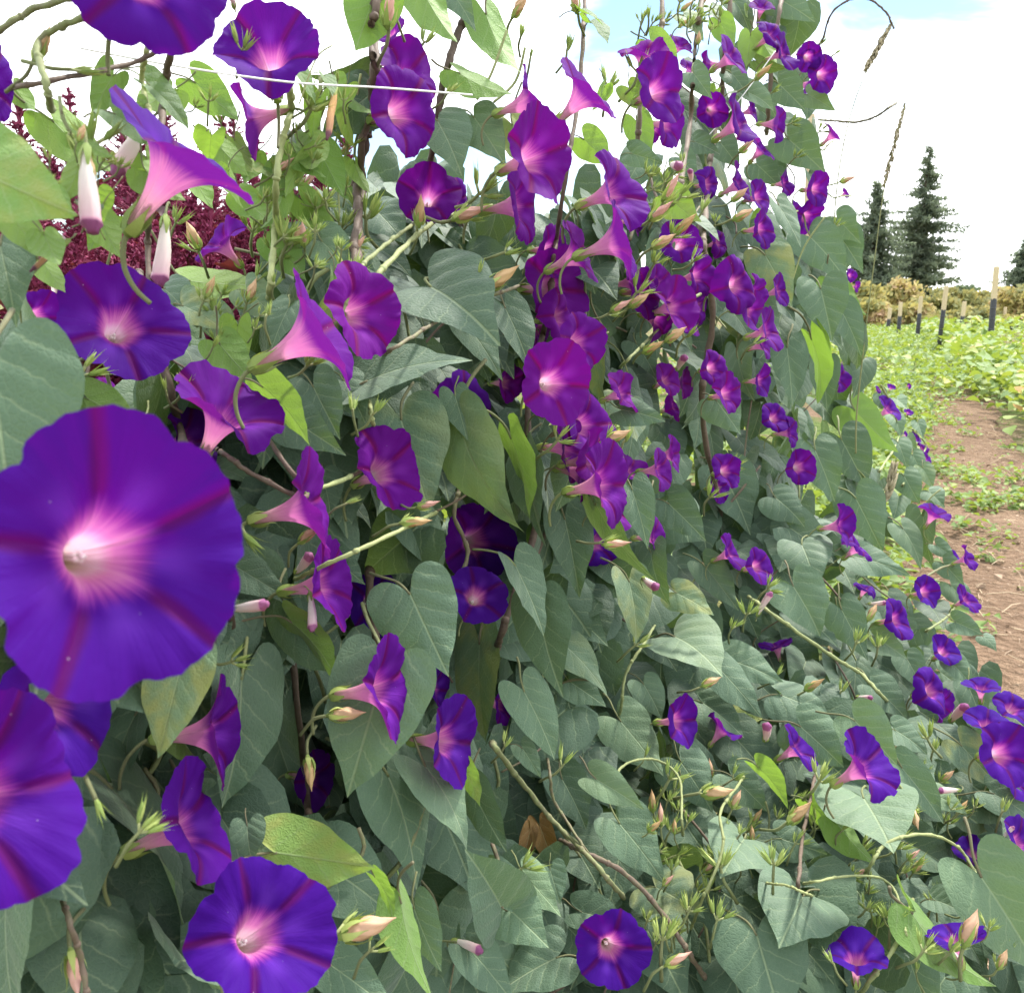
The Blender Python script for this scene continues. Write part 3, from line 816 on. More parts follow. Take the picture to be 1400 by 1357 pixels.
(438,208,470,270,52,1.02,.55,'b','sunlit'),(468,138,500,192,42,1.04,.6,'b','sunlit'),(412,272,456,322,48,1.03,.65,'b','sunlit'),(250,418,312,458,62,1.06,.5,'f','pale'),(338,398,388,442,58,1.06,.5,'f','pale'),
(440,330,492,384,62,1.05,.48,'f','pale'),(200,215,240,270,50,1.08,.6,'b','sunlit'),(20,120,60,165,44,1.05,.62,'b','small bright'),(300,200,340,240,44,1.06,.6,'b','sunlit'),(60,255,100,300,44,1.08,.6,'b','sunlit'),
(375,330,420,385,54,1.06,.52,'b','sunlit'),(470,235,500,290,48,1.05,.5,'b','shaded'),(150,300,120,345,44,1.08,.6,'b','sunlit'),
(1222,570,1232,598,26,1.02,.45,'f','far small'),(1240,600,1256,618,24,1.02,.5,'f','far small'),(1228,605,1240,640,30,1.02,.42,'f','far small'),(1248,622,1262,650,28,1.02,.45,'f','far small'),(1262,640,1276,668,28,1.02,.45,'f','far small'),
(1226,545,1240,560,22,1.05,.5,'f','far small'),(1205,540,1218,566,26,1.03,.4,'f','far small'),(1255,578,1262,600,20,1.03,.5,'f','far small'),(1236,650,1258,690,38,1.0,.42,'f','outer'),(1270,672,1292,694,32,1.0,.48,'f','outer'),
(1290,770,1318,800,36,1.02,.45,'f','outer'),(1300,800,1334,840,40,1.03,.42,'f','outer'),(1306,850,1345,868,40,1.02,.48,'f','outer'),(1280,745,1306,764,32,1.02,.5,'f','outer'),
]
# bud cluster: x, y of the node, image direction, length, kind (o with an orange bud, y young sepals only), number of buds, distance factor
BD = [
(45,85,60,58,'o',2,.98),(95,95,0,62,'y',2,.95),(95,180,-70,60,'y',2,1.0),(125,200,75,80,'y',3,.97),(50,350,70,50,'y',2,1.02),(150,350,70,44,'y',2,1.05),
(240,305,60,40,'y',3,1.05),(272,345,110,44,'o',2,1.0),(345,318,75,50,'y',4,1.0),(392,335,60,60,'y',5,1.0),(425,150,60,60,'y',5,.98),(330,70,70,44,'y',3,.95),
(432,285,80,40,'y',3,1.02),(468,310,80,44,'y',3,1.04),(532,40,80,56,'o',2,.96),(570,315,85,46,'o',2,.94),(700,25,55,40,'o',1,1.0),(712,50,70,36,'y',2,1.02),(725,80,80,36,'y',1,1.02),
(655,265,45,56,'y',4,.96),(622,300,20,62,'o',2,.93),(665,398,35,62,'o',2,.93),(655,375,80,40,'y',1,.93),(790,18,100,40,'o',2,1.0),(775,70,90,36,'y',2,1.02),(832,120,70,40,'y',3,1.02),
(872,100,80,44,'y',3,1.02),(500,300,85,60,'y',4,1.0),(478,380,85,60,'y',4,1.02),(580,58,50,40,'y',2,1.0),(508,568,70,44,'y',2,.93),(482,560,95,40,'y',2,.94),
(572,693,15,36,'o',1,.92),(548,716,5,46,'o',2,.92),(448,978,5,56,'o',1,.93),(315,905,20,46,'y',3,.96),(190,1138,50,56,'y',4,.93),(455,1282,18,84,'o',2,.9),(505,1300,40,50,'y',3,.93),
(690,1020,60,36,'y',2,.94),(768,1048,50,38,'y',2,.94),(716,1185,30,40,'y',3,.92),(762,602,50,48,'y',3,.94),(830,600,25,40,'o',2,.95),(818,742,5,42,'o',2,.94),(852,605,70,36,'y',2,.96),
(905,470,35,38,'o',1,.95),(935,462,50,40,'y',2,.97),(880,480,30,36,'o',2,.96),(955,1084,10,52,'o',2,.93),(915,1065,60,52,'y',4,.94),(1075,1125,40,64,'o',2,.92),(1120,1068,55,46,'y',4,.92),
(1058,1182,80,44,'y',5,.92),(985,1185,95,50,'y',4,.93),(955,940,25,32,'o',1,.95),(1268,1010,110,40,'y',4,.94),(1235,1080,-60,36,'y',2,.95),(1192,1180,60,32,'y',2,.93),(868,882,40,36,'y',3,.95),
(905,1285,80,66,'y',5,.92),(942,1245,60,40,'y',3,.93),(905,1322,25,44,'o',1,.92),(1262,1300,50,46,'y',4,.93),(1318,1292,60,58,'o',1,.9),(980,1258,70,40,'y',4,.93),(1140,1318,100,36,'y',2,.92),
(1218,1260,75,44,'y',4,.93),(1058,925,60,30,'y',2,.96),(1030,470,30,30,'y',2,.97),(1000,275,40,30,'o',1,.96),(1010,210,45,36,'o',1,.95),(1030,110,45,46,'o',2,.95),(1000,300,30,36,'o',2,.96),
(890,300,40,44,'o',2,.96),(920,325,45,44,'o',3,.93),(945,360,40,38,'y',2,.97),(895,360,60,40,'y',3,.98),(870,400,50,40,'y',3,.98),(860,420,35,36,'o',1,.97),(905,280,60,46,'o',2,.97),
(930,270,50,40,'y',3,.98),(960,290,60,36,'y',2,.98),(1120,60,50,26,'y',2,1.0),(1140,75,40,24,'y',1,1.0),(1120,180,50,40,'y',3,1.0),(1145,250,20,26,'o',1,1.0),(1142,310,60,40,'y',3,1.02),
(1000,640,30,30,'y',3,.97),(970,680,45,34,'y',3,.95),(1020,840,70,34,'y',3,.95),(1050,805,35,36,'y',4,.95),(1000,860,60,30,'y',3,.96),(1215,770,60,30,'y',2,.98),(1245,1100,-80,34,'o',1,.95),
(1170,880,70,36,'y',3,.96),(1200,885,80,40,'y',4,.96),(1185,850,60,30,'o',1,.97),(1150,945,60,32,'y',2,.96),(1100,945,30,34,'o',2,.95),(1300,1300,40,40,'y',3,.95),(1370,1110,60,34,'y',2,.95),
(540,20,110,40,'y',2,1.0),(610,130,60,36,'y',2,1.02),(640,300,10,40,'y',2,.95),(690,345,20,46,'y',2,.95),(890,340,30,40,'o',2,.95),(830,430,30,36,'o',2,.97),(470,690,20,36,'y',2,.97),(405,745,40,40,'o',1,.97),
(330,720,-40,70,'y',2,.93),(420,1030,-80,50,'o',1,1.0),(130,1090,-60,70,'y',1,1.05),(95,1290,-70,70,'o',1,1.05),(250,535,60,44,'y',3,.98),(228,540,100,40,'y',1,.97),(420,500,50,46,'y',3,.98),(110,515,20,70,'y',2,1.02),
]
# closed or wilted flowers: x, y of the calyx, x, y of the end, kind, distance factor
CL = [(118,205,118,318,'closed',.95),(226,300,224,392,'closed',.97),(92,330,38,368,'dry',.95),(457,118,452,192,'dry',.97),(424,812,431,862,'closed',.96),(405,782,428,762,'closed',.99),(312,832,366,830,'closed',.97),
(1036,840,1052,808,'closed',.95),(1046,1012,1053,992,'closed',.95),(1312,1080,1283,1078,'closed',.94),(1300,985,1318,962,'closed',.95),(945,250,946,232,'closed',.97),(918,224,927,230,'closed',.97),(926,505,934,486,'closed',.97),
(880,790,895,806,'closed',.96),(1172,952,1192,956,'closed',.95),(1370,1146,1385,1128,'closed',.95),(1188,825,1212,826,'closed',.96),(1304,1300,1312,1312,'closed',.94),(620,1285,660,1296,'closed',1.0),(320,10,312,-30,'closed',.97),(205,165,150,235,'closed',1.06)]
# stems: pixel polyline, width in pixels, tone, distance factor, label
ST = [
([(510,-20),(514,60),(508,130),(500,190),(488,250),(490,320),(482,380)],13,.05,1.0,'thick brown twisted main vine stem climbing past the oval flower'),
([(522,-20),(506,50),(516,120),(494,200),(496,260),(484,330),(490,400)],10,.2,.99,'thinner stem twisted around the thick brown main stem'),
([(236,50),(224,130),(218,200),(206,270),(202,330),(206,430)],9,.12,1.02,'dark hairy stem standing behind the big tilted trumpet'),
([(645,-10),(622,60),(604,120),(596,180),(580,260)],10,.12,1.05,'brown vine stem leaning toward the open sky gap'),
([(392,110),(398,150),(384,200),(378,250),(376,310),(370,380)],9,.85,.97,'pale green stem rising beside the trumpet opening away'),
([(200,70),(194,110),(206,160),(214,210)],7,.8,1.0,'pale curved tendril beside the dark hairy stem'),
([(0,42),(48,12),(130,-10)],9,.5,.93,'grey-green stalk crossing the top corner by twine'),
([(62,110),(52,60),(98,30),(150,15)],10,.5,.94,'stalk carrying brown sepals in the top corner'),
([(70,110),(175,88),(230,62)],7,.3,.98,'thin brown stalk reaching toward the top-edge flower'),
([(800,-10),(796,70),(790,140),(776,220),(760,330)],6,.3,1.05,'thin climbing stem crossing the open sky gap'),
([(905,-10),(902,60),(880,110),(872,190)],7,.3,1.02,'stem climbing behind the ruffled flower near the top'),
([(962,-10),(950,70),(944,160),(930,260)],7,.35,1.03,'stem climbing between ruffled and face-on flowers'),
([(1000,-10),(992,60),(985,140),(970,230),(962,330)],7,.35,1.04,'grey stem climbing through the dense top buds'),
([(1066,15),(1056,80),(1050,160)],6,.3,1.05,'stem climbing near the tilted flowers at top'),
([(680,1026),(718,1075),(762,1128),(800,1165),(830,1200)],7,.5,.93,'pinkish woody runner slanting across the dark hollow'),
([(752,1060),(756,1090),(772,1118),(800,1160)],4,.45,.93,'thin brown stalk curving beside the pinkish runner'),
([(838,1062),(860,1042),(895,1038),(928,1062),(932,1120)],3.5,.7,.92,'arching pale tendril above the sprawling bud clusters'),
([(1192,1180),(1208,1156),(1240,1142),(1278,1142),(1310,1158),(1330,1186),(1338,1206)],4.5,.8,.92,'yellow-green stem arching over the large pale leaf'),
([(1118,1204),(1158,1197),(1204,1200),(1226,1222),(1238,1272)],3.5,.75,.92,'thin green stem looping from the heart-shaped leaf'),
([(1048,833),(1096,868),(1146,902),(1176,920),(1200,945)],5,.7,.94,'straw-coloured runner slanting along the mound'),
([(1095,1218),(1075,1210),(1058,1208)],3.5,.8,.93,'short curved stalk of the perfect heart leaf'),
([(545,472),(600,438),(652,412),(690,398)],5,.35,.95,'thin brown stalk under the orange mid-wall bud'),
([(450,770),(510,742),(572,712)],6,.75,.93,'green stalk carrying the orange buds at mid wall'),
([(430,670),(500,640),(512,600),(508,570)],6,.75,.98,'green stalk behind the flower on round dark leaf'),
([(380,620),(420,680),(350,650),(320,630)],7,.25,.96,'brown dry stalk hanging by the pale pink trumpet'),
([(560,310),(520,340),(490,370),(470,420)],6,.7,.98,'green stalk rising to the round flower'),
([(640,290),(600,300),(560,330),(520,372)],7,.7,.96,'long pedicel slanting under the round flower'),
([(860,490),(890,460),(930,420),(960,400)],4,.6,.98,'thin pedicel below the crumpled magenta pair'),
([(1105,60),(1122,60),(1136,20),(1162,0),(1190,0),(1212,18),(1218,30)],2.6,.3,1.0,'thin tendril arching into the open sky'),
([(1138,165),(1170,167),(1196,160),(1216,147)],3,.5,1.0,'bare twig reaching out against the sky'),
([(640,640),(620,700),(640,760),(600,830)],6,.5,1.15,'shaded stem inside the dark hollow'),
([(480,470),(500,560),(520,680),(505,800),(530,950)],12,.1,1.22,'shaded main stem deep inside the vine'),
([(205,430),(230,520),(260,640),(300,760),(320,900)],12,.1,1.22,'shaded main stem behind the foreground flower'),
([(370,380),(400,520),(410,640),(380,760),(400,900),(420,1100)],9,.15,1.25,'shaded climbing stem behind the pink trumpets'),
([(960,330),(975,430),(960,560),(985,700)],8,.2,1.1,'shaded climbing stem behind the paired flowers'),
([(760,330),(748,430),(720,560),(735,700),(690,850)],9,.2,1.14,'shaded climbing stem behind the magenta cascade'),
([(95,1260),(110,1310),(120,1370)],8,.3,1.02,'dark hanging stalk near the bottom corner'),
([(800,1165),(850,1190),(900,1240),(940,1300)],7,.4,.97,'brown runner sprawling beneath the bud clusters'),
([(1240,1250),(1220,1300),(1190,1340)],6,.6,.94,'runner stem beside the long green-edged leaf'),
([(1008,1075),(985,1110),(988,1160),(960,1230)],4,.7,.93,'green runner carrying buds above the dark leaf'),
([(1110,1080),(1098,1140),(1092,1200)],5,.3,.96,'slim brown stalk under the spiky bud cluster'),
([(1100,170),(1122,205),(1133,197)],2.4,.6,.985,'thin stalk reaching the last flower beside the trellis post'),
([(1110,235),(1135,268),(1152,268)],2,.6,1.09,'thin stalk reaching a tiny flower past the wall edge'),
([(1205,640),(1228,600),(1222,560),(1206,530)],2.6,.7,1.02,'thin far runner under the tiny distant flowers'),
([(1236,660),(1256,630),(1266,608),(1250,590)],2.4,.7,1.02,'thin far runner with a bend above the outer leaves'),
([(1262,790),(1290,775),(1318,768)],3,.6,1.02,'thin runner reaching the outermost flowers over the soil'),
([(1270,860),(1298,840),(1310,822)],3,.6,1.02,'thin runner under the outermost trumpet over the soil'),
([(880,880),(856,920),(850,960)],4,.6,.95,'thin stalk rising from the large round leaf'),
]

# ------------------------------------------------------------------ builders
ITEMS = []          # (object, x, y, look, kind, given label)


def view_frame(p):
    vz = (CAM - p).normalized()
    vx = (RIGHT - vz * RIGHT.dot(vz)).normalized()
    return vx, vz.cross(vx), vz


def make_flower(i, row):
    px, py, D, th, ph, off, hue, ref = row
    if px > 380 and py < 740: hue = min(1, hue + .12)
    Z = ZW(px, py) * off
    size = D * Z / F
    if not .05 <= size <= .085: size = min(max(size, .05), .088); 
    Z = size * F / D * (1.0 if off < 1.04 else off / 1.0)
    size = D * Z / F
    C = P(px, py, Z)
    vx, vy, vz = view_frame(C)
    t, q = R(th + (5 if 38 < th < 74 else 0)), R(ph)
    n = (vx * math.cos(q) + vy * math.sin(q)) * math.sin(t) + vz * math.cos(t)
    y = Vector((0, 0, 1)) - n * n.z
    if y.length < .15: y = vy - n * vy.dot(n)
    y.normalize()
    x = y.cross(n)
    r = random.Random(i * 31 + 5)
    root = bpy.data.objects.new('morning_glory_flower', None)
    COL.objects.link(root)
    root.empty_display_size = .01
    root.matrix_world = frame(x * size, y * size, n * size, C - n * (TUBE * .99) * size)
    big = D > 100
    o = link('corolla', (COROLLAS_FINE[i % 4] if big else COROLLAS[i % 10]), root)
    o.rotation_euler = (0, 0, r.uniform(0, 6.28))
    if row[7] == 'the huge foreground flower': o.rotation_euler = (0, 0, R(18))
    o.color = (min(1, max(0, hue + r.uniform(-.06, .06))), 0, 0, 1)
    c = link('calyx', CALYXES[i % 4], root); c.rotation_euler = (0, 0, r.uniform(0, 6.28))
    sk = link('stalk', STALKS[i % 5], root); sk.scale = (.8, .8, .8)
    if D > 62: link('stamens', STAMENS, root)
    look = ('face-on' if th < 32 else 'half-turned' if th < 57 else 'side-on' if th < 80 else 'profile')
    sz = 'tiny distant' if D < 25 else 'small' if D < 58 else 'mid-sized' if D < 110 else 'large'
    colr = 'violet-blue' if hue < .2 else 'purple' if hue < .5 else 'magenta-purple'
    if off > 1.08: sz = 'shaded'
    ITEMS.append((root, px, py, f'{sz} {look} {colr} flower', 'flower', ref))


def make_leaf(i, row, proto=None):
    bx, by, tx, ty, w, off, tone, face, look = row
    r = random.Random(i * 17 + 3)
    Zb = ZW(bx, by)
    Zm = ZW((bx + tx) / 2, (by + ty) / 2)
    Zb = (.4 * Zb + .6 * Zm) * off
    Lp = math.hypot(tx - bx, ty - by)
    asp = w / Lp
    dz = 0.0
    if asp > 1.0:                                   # seen along its length: the tip comes towards the camera
        L3 = w / .95
        dz = -math.sqrt(max(0, L3 ** 2 - Lp ** 2)) * Zb / F * .8
    B = P(bx, by, Zb)
    T = P(tx, ty, Zb * (1 - .01) + dz)
    t = (T - B)
    L = t.length
    t.normalize()
    vz = (CAM - B).normalized()
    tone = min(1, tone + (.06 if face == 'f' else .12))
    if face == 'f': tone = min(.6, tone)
    n = vz + Vector((0, 0, .55 if by > 720 and bx > 640 else -.1 if by > 800 and bx < 420 else .3)) + Vector((.1, 0, 0)) + Vector((r.gauss(0, .14), r.gauss(0, .14), r.gauss(0, .18)))
    n = (n - t * n.dot(t)).normalized()
    real = asp * Lp / max(Lp, L * F / Zb)
    roll = 0.0
    if real < .62:
        n = (vz - t * vz.dot(t)).normalized()
        roll = math.acos(max(.5, real / .74)) * r.choice((-1, 1))
        real = .74
    roll += r.uniform(-.18, .18)
    n1 = Matrix.Rotation(roll, 3, t) @ n
    if n1.dot(vz) < .35: n1 = Matrix.Rotation(-roll * .8, 3, t) @ n
    if n1.dot(vz) < .35: n1 = (n1 + vz * .6 - t * (n1 + vz * .6).dot(t)).normalized()
    n = -n1 if face == 'b' else n1
    x = t.cross(n)
    scale = L * 1.0
    if proto is None:
        me = leaf_mesh(r, tone, asp=min(1.3, real), fold=r.uniform(.15, .55), curl=r.uniform(.2, .9), wave=r.uniform(.012, .035), lat=r.uniform(.1, .5),
                       nr=12 if w > 60 else 9, na=56 if w > 60 else 40, twist=.5 if 'twist' in look else r.uniform(-.25, .25))
    else:
        me = proto
    o = link('leaf', me)
    o.matrix_world = frame(x * scale, t * scale, n * scale, B)
    # which side does the camera see? a leaf noted with its upper side must show it
    fv = sum((p.normal.x * x + p.normal.y * t + p.normal.z * n).dot((CAM - B).normalized()) * p.area for p in me.polygons) / sum(p.area for p in me.polygons)
    if (fv < .25) == (face == 'f') and abs(fv) > 0:
        tgt = (CAM - B).normalized() * (1 if face == 'f' else -1)
        n = tgt + Vector((0, 0, .15)) * (1 if face == 'f' else -1)
        n = (n - t * n.dot(t)).normalized(); x = t.cross(n)
        o.matrix_world = frame(x * scale, t * scale, n * scale, B)
    link('petiole', r.choice(PETIOLES), o)
    col = 'bright green' if face == 'b' else ('dark green' if tone < .32 else 'light green' if tone > .57 else 'grey-green')
    look = ' '.join(k for k in look.split() if k not in ('dark', 'bright', 'green', 'grey', 'pale', 'light'))
    ITEMS.append((o, (bx + tx) / 2, (by + ty) / 2, f'{look} {col} leaf'.strip(), 'leaf', None))


def make_bud(i, row):
    px, py, ang, Lp, kind, nb, off = row
    r = random.Random(i * 13 + 1)
    Z = ZW(px, py) * off
    s = min(Lp * Z / F, .036) * .85
    C = P(px, py, Z)
    vx, vy, vz = view_frame(C)
    q = R(ang)
    z = (vx * math.cos(q) + vy * math.sin(q) + vz * r.uniform(-.1, .35)).normalized()
    y = (vz - z * vz.dot(z)).normalized()
    x = y.cross(z)
    root = bpy.data.objects.new('bud_cluster', None)
    COL.objects.link(root); root.empty_display_size = .01
    root.matrix_world = frame(x * s, y * s, z * s, C)
    st = MB()
    bx = r.uniform(-.5, .5)
    st.tube(spline([(0, 0, .05), (bx * .1, -.1, -.4), (bx * .6, -.4, -.75), (bx, -.9, -1.05)], 3), [.05, .05, .05, .055, .05, .05, .05, .055, .055, .06], 6, .62)
    for k in range(nb):
        a = 2 * math.pi * (k + r.random() * .6) / max(1, nb) + 1
        sp = .0 if (k == 0) else r.uniform(.45, 1.0)
        d = Vector((math.cos(a) * sp, math.sin(a) * sp * .7, 1)).normalized()
        base = d * r.uniform(.05, .3) + Vector((math.cos(a), math.sin(a), 0)) * (.10 if nb > 1 else 0)
        st.tube([(0, 0, 0), base * .6, base], .04, 5, .9)
        kk = r.uniform(.55, .8) if kind == 'y' else (1.0 if k == 0 else r.uniform(.45, .65))
        if kind == 'o' and k == 0:
            bo = link('bud', BODIES[i % 3], root)
            ca = link('calyx', BCALYX[i % 3], bo)
            ca.rotation_euler = (0, 0, r.uniform(0, 6))
        else:
            bo = link('young_bud', YOUNG[r.randrange(5)], root)
        rot = Vector((0, 0, 1)).rotation_difference(d)
        bo.rotation_mode = 'QUATERNION'
        bo.rotation_quaternion = rot
        bo.location = base
        bo.scale = (kk, kk, kk)
    link('stalk', st.build('stalk', M['stem']), root)
    look = (('lone ' if nb == 1 else '') + 'orange-tipped bud' if kind == 'o' else ('single spiky green bud' if nb == 1 else 'spiky yellow-green bud cluster' if nb > 3 else 'small green bud cluster'))
    if kind == 'o' and nb > 1: look += ' group'
    ITEMS.append((root, px, py, look, 'bud', None))


def make_closed(i, row):
    px, py, ex, ey, kind, off = row
    r = random.Random(i + 77)
    Z = ZW(px, py) * off
    A, B = P(px, py, Z), P(ex, ey, Z * r.uniform(.96, 1.0))
    z = B - A
    s = z.length; z.normalize()
    vz = (CAM - A).normalized()
    y = (vz - z * vz.dot(z)).normalized(); x = y.cross(z)
    root = bpy.data.objects.new('closed_flower' if kind == 'closed' else 'wilted_flower', None)
    COL.objects.link(root); root.empty_display_size = .01
    k = 1.25 if kind == 'closed' else .9
    root.matrix_world = frame(x * s * k * .68, y * s * k * .68, z * s, A)
    link('corolla', (CLOSED[i % 3] if kind == 'closed' else WILTED[i % 2]), root)
    c = link('calyx', CALYXES[i % 4], root); c.scale = (1.3, 1.3, 1.5)
    link('stalk', STALKS[i % 5], root)
    ITEMS.append((root, px, py, 'closed pink-white tubular flower' if kind == 'closed' else 'wilted orange-brown flower', 'closed', None))


# depth maps (photo cells) of what is already placed, so that later leaves settle behind it
CELL = 7


class ZMap(dict):
    def splat(s, o, far=False, k=1):
        for c in [o] + list(o.children):
            if c.type != 'MESH' or c.name.startswith(('stalk', 'petiole', 'calyx', 'stamens')): continue
            mw = MW(c)
            n = len(c.data.vertices)
            co = np.empty(n * 3, dtype=np.float32); c.data.vertices.foreach_get('co', co)
            co = co.reshape(-1, 3)[::k]
            w = co @ np.array(mw.to_3x3()).T + np.array(mw.translation)
            x, y, z = proj_np(w)
            for a, b, d in zip((x // CELL).astype(int), (y // CELL).astype(int), z):
                q = s.get((a, b))
                if q is None or (d > q if far else d < q): s[(a, b)] = float(d)

    def push(s, V, slack=.004):
        """How much farther (along the view) these world points must go to be behind the map."""
        x, y, z = proj_np(V)
        need = 0.0
        for a, b, d in zip((x // CELL).astype(int), (y // CELL).astype(int), z):
            q = s.get((a, b))
            if q is not None: need = max(need, q + slack - d)
        return need


def MW(o):
    m = o.matrix_basis
    return (o.parent.matrix_basis @ m) if o.parent else m


RN, UN, FN, CN = (np.array(v) for v in (RIGHT, UP, FWD, CAM))


def proj_np(w):
    d = w - CN
    z = np.maximum(d @ FN, 1e-3)
    return CX + F * (d @ RN) / z, CY - F * (d @ UN) / z, z


def verts_np(me, mw, k=1):
    co = np.empty(len(me.vertices) * 3, dtype=np.float32); me.vertices.foreach_get('co', co)
    return co.reshape(-1, 3)[::k] @ np.array(mw.to_3x3()).T + np.array(mw.translation)


def settle(o, zm, k=3, most=.3):
    """Move a leaf back along the line of sight until nothing in the map is hidden by it."""
    tot = 0
    for _ in range(4):
        n = zm.push(verts_np(o.data, o.matrix_basis, k))
        if n <= 0: return True
        tot += n
        if tot > most: return False
        d = (o.location - CAM); d *= n / d.dot(FWD) * 1.05
        o.location = o.location + d
        o.matrix_basis.translation = o.location
    return n <= .003


FRONT = ZMap()
for i, row in enumerate(FL):
    make_flower(i, row)
    if row[5] < 1.075: FRONT.splat(ITEMS[-1][0])
for i, row in enumerate(LV):
    make_leaf(i, row)
    if row[5] > .91: settle(ITEMS[-1][0], FRONT)
for i, row in enumerate(BD): make_bud(i, row)
for i, row in enumerate(CL): make_closed(i, row)
for i, (pl, wpx, tone, off, lab) in enumerate(ST):
    r = random.Random(i + 400)
    pts = [P(x, y, ZW(x, y) * off) for x, y in pl]
    Zm = sum(ZW(x, y) for x, y in pl) / len(pl) * off
    rad = min(.5 * wpx * Zm / F, .006)
    # both ends sink into the foliage
    sink = lambda a, q, k: a + (a - CAM) * k + (a - q) * min(.5, .02 / max(1e-3, (a - q).length)) * (1 + k * 4)
    pts = [sink(pts[0], pts[1], .20), sink(pts[0], pts[1], .07)] + pts + [sink(pts[-1], pts[-2], .07), sink(pts[-1], pts[-2], .20)]
    sp = spline(pts, 8)
    if off >= .95:
        for k, p in enumerate(sp):
            x_, y_, z_ = project(p)
            q_ = FRONT.get((int(x_ // CELL), int(y_ // CELL)))
            if q_ is not None and q_ + .012 > z_: sp[k] = p + (p - CAM) * ((q_ + .012 - z_) / z_)
        sp = [(sp[max(0, k - 1)] + sp[k] * 2 + sp[min(len(sp) - 1, k + 1)]) / 4 for k in range(len(sp))]
    sp = [p + Vector((r.uniform(-1, 1), r.uniform(-1, 1), r.uniform(-1, 1))) * rad * .25 for p in sp]
    b = MB()
    b.tube(sp, [rad * (1 + .12 * math.sin(k * 1.7) + r.uniform(-.08, .08)) for k in range(len(sp))], 9, tone)
    # knots and short hairs
    for k in range(3, len(sp) - 2, 9):
        b.tube([sp[k] - (sp[k + 1] - sp[k]) * .5, sp[k], sp[k] + (sp[k + 1] - sp[k]) * .5], [rad, rad * 1.35, rad], 8, tone)
    o = link('vine_stem', b.build('vine_stem', M['stem']))
    tag(o, lab, 'stem', 'stems of the climbing vine')

# ------------------------------------------------------------------ filler leaves behind the drawn ones
DENSE = [(-40,520),(60,520),(150,560),(250,500),(330,500),(400,400),(470,330),(520,260),(600,250),(690,300),(760,330),(830,250),(880,170),(930,110),(960,20),(1000,-30),(1085,-30),(1110,60),(1100,120),(1120,200),(1125,280),(1155,330),(1165,420),
         (1172,500),(1205,560),(1215,640),(1240,720),(1255,780),(1300,880),(1350,950),(1440,1010),(1440,1400),(-40,1400)]


def inside(x, y, poly):
    c = False
    j = len(poly) - 1
    for i in range(len(poly)):
        xi, yi = poly[i]; xj, yj = poly[j]
        if (yi > y) != (yj > y) and x < (xj - xi) * (y - yi) / (yj - yi) + xi: c = not c
        j = i
    return c


PROT = []
for i in range(14):
    r = random.Random(900 + i)
    PROT.append(leaf_mesh(r, r.uniform(.25, .5), asp=r.uniform(.88, 1.08), fold=r.uniform(.05, .42), curl=r.uniform(.1, .75), wave=r.uniform(.015, .04), lat=r.uniform(.1, .5), nr=8, na=36, twist=r.uniform(-.3, .3)))
YOUNGP = [leaf_mesh(random.Random(950 + i), .74, asp=.8, fold=.5, curl=.6, wave=.03, nr=7, na=30) for i in range(4)]


def wall_leaf_frame(C, L, r, tip_spread=.8):
    """Hangs from the vine's face: tip down, upper side out and up."""
    out = (CAM - C); out.z = 0; out.normalize()
    side = Vector((1, 0, 0)) * .8 + out * .6
    side.normalize()
    if project(C)[0] > 640 and project(C)[1] > 720:          # the sprawling foot: blades lie out flatter, facing the light
        t = (Vector((0, 0, -.55)) + side * r.uniform(.1, .8) + Vector((r.uniform(-1, 1), r.uniform(-1, 1), r.uniform(-.2, .3))) * tip_spread * .8).normalized()
        n = side * .35 + (CAM - C).normalized() * .7 + Vector((0, 0, r.uniform(.4, .9))) + Vector((r.uniform(-1, 1), r.uniform(-1, 1), r.uniform(-1, 1))) * .35
        n = (n - t * n.dot(t)).normalized()
        return t.cross(n), t, n
    t = (Vector((0, 0, -1)) + side * r.uniform(-.1, .7) + Vector((r.uniform(-1, 1), r.uniform(-1, 1), r.uniform(-.3, .6))) * tip_spread * .7).normalized()
    n = (side + Vector((0, 0, r.uniform(.2, .9))) + Vector((r.uniform(-1, 1), r.uniform(-1, 1), r.uniform(-1, 1))) * .45)
    n = (n - t * n.dot(t)).normalized()
    return t.cross(n), t, n


ALL = ZMap()
for it in ITEMS: 
    if it[4] in ('flower', 'leaf'): ALL.splat(it[0], True)
n_ind, k = 0, 0
rf = random.Random(4242)
TARGET = 84
placed = []
while n_ind < TARGET and k < 20000:
    k += 1
    px, py = rf.uniform(-10, 1400), rf.uniform(40, 1357)
    if not inside(px, py, DENSE): continue
    Z0 = ZW(px, py)
    if any((px - a) ** 2 + (py - b) ** 2 < (c * .45) ** 2 for a, b, c in placed): continue
    Z = Z0 * rf.uniform(1.06, 1.2)
    L = rf.uniform(.058, .095)
    C = P(px, py, Z)
    placed.append((px, py, L * F / Z))
    x, t, n = wall_leaf_frame(C, L, rf)
    o = link('leaf', PROT[rf.randrange(14)])
    o.matrix_world = frame(x * L, t * L, n * L, C - t * L * .4)
    if not settle(o, ALL, 2):
        bpy.data.objects.remove(o)
        placed.pop()
        continue
    C = o.location + t * L * .4
    link('petiole', rf.choice(PETIOLES), o)
    cx, cy, _ = project(C)
    ITEMS.append((o, cx, cy, 'half-hidden green leaf', 'leaf', None))
    n_ind += 1


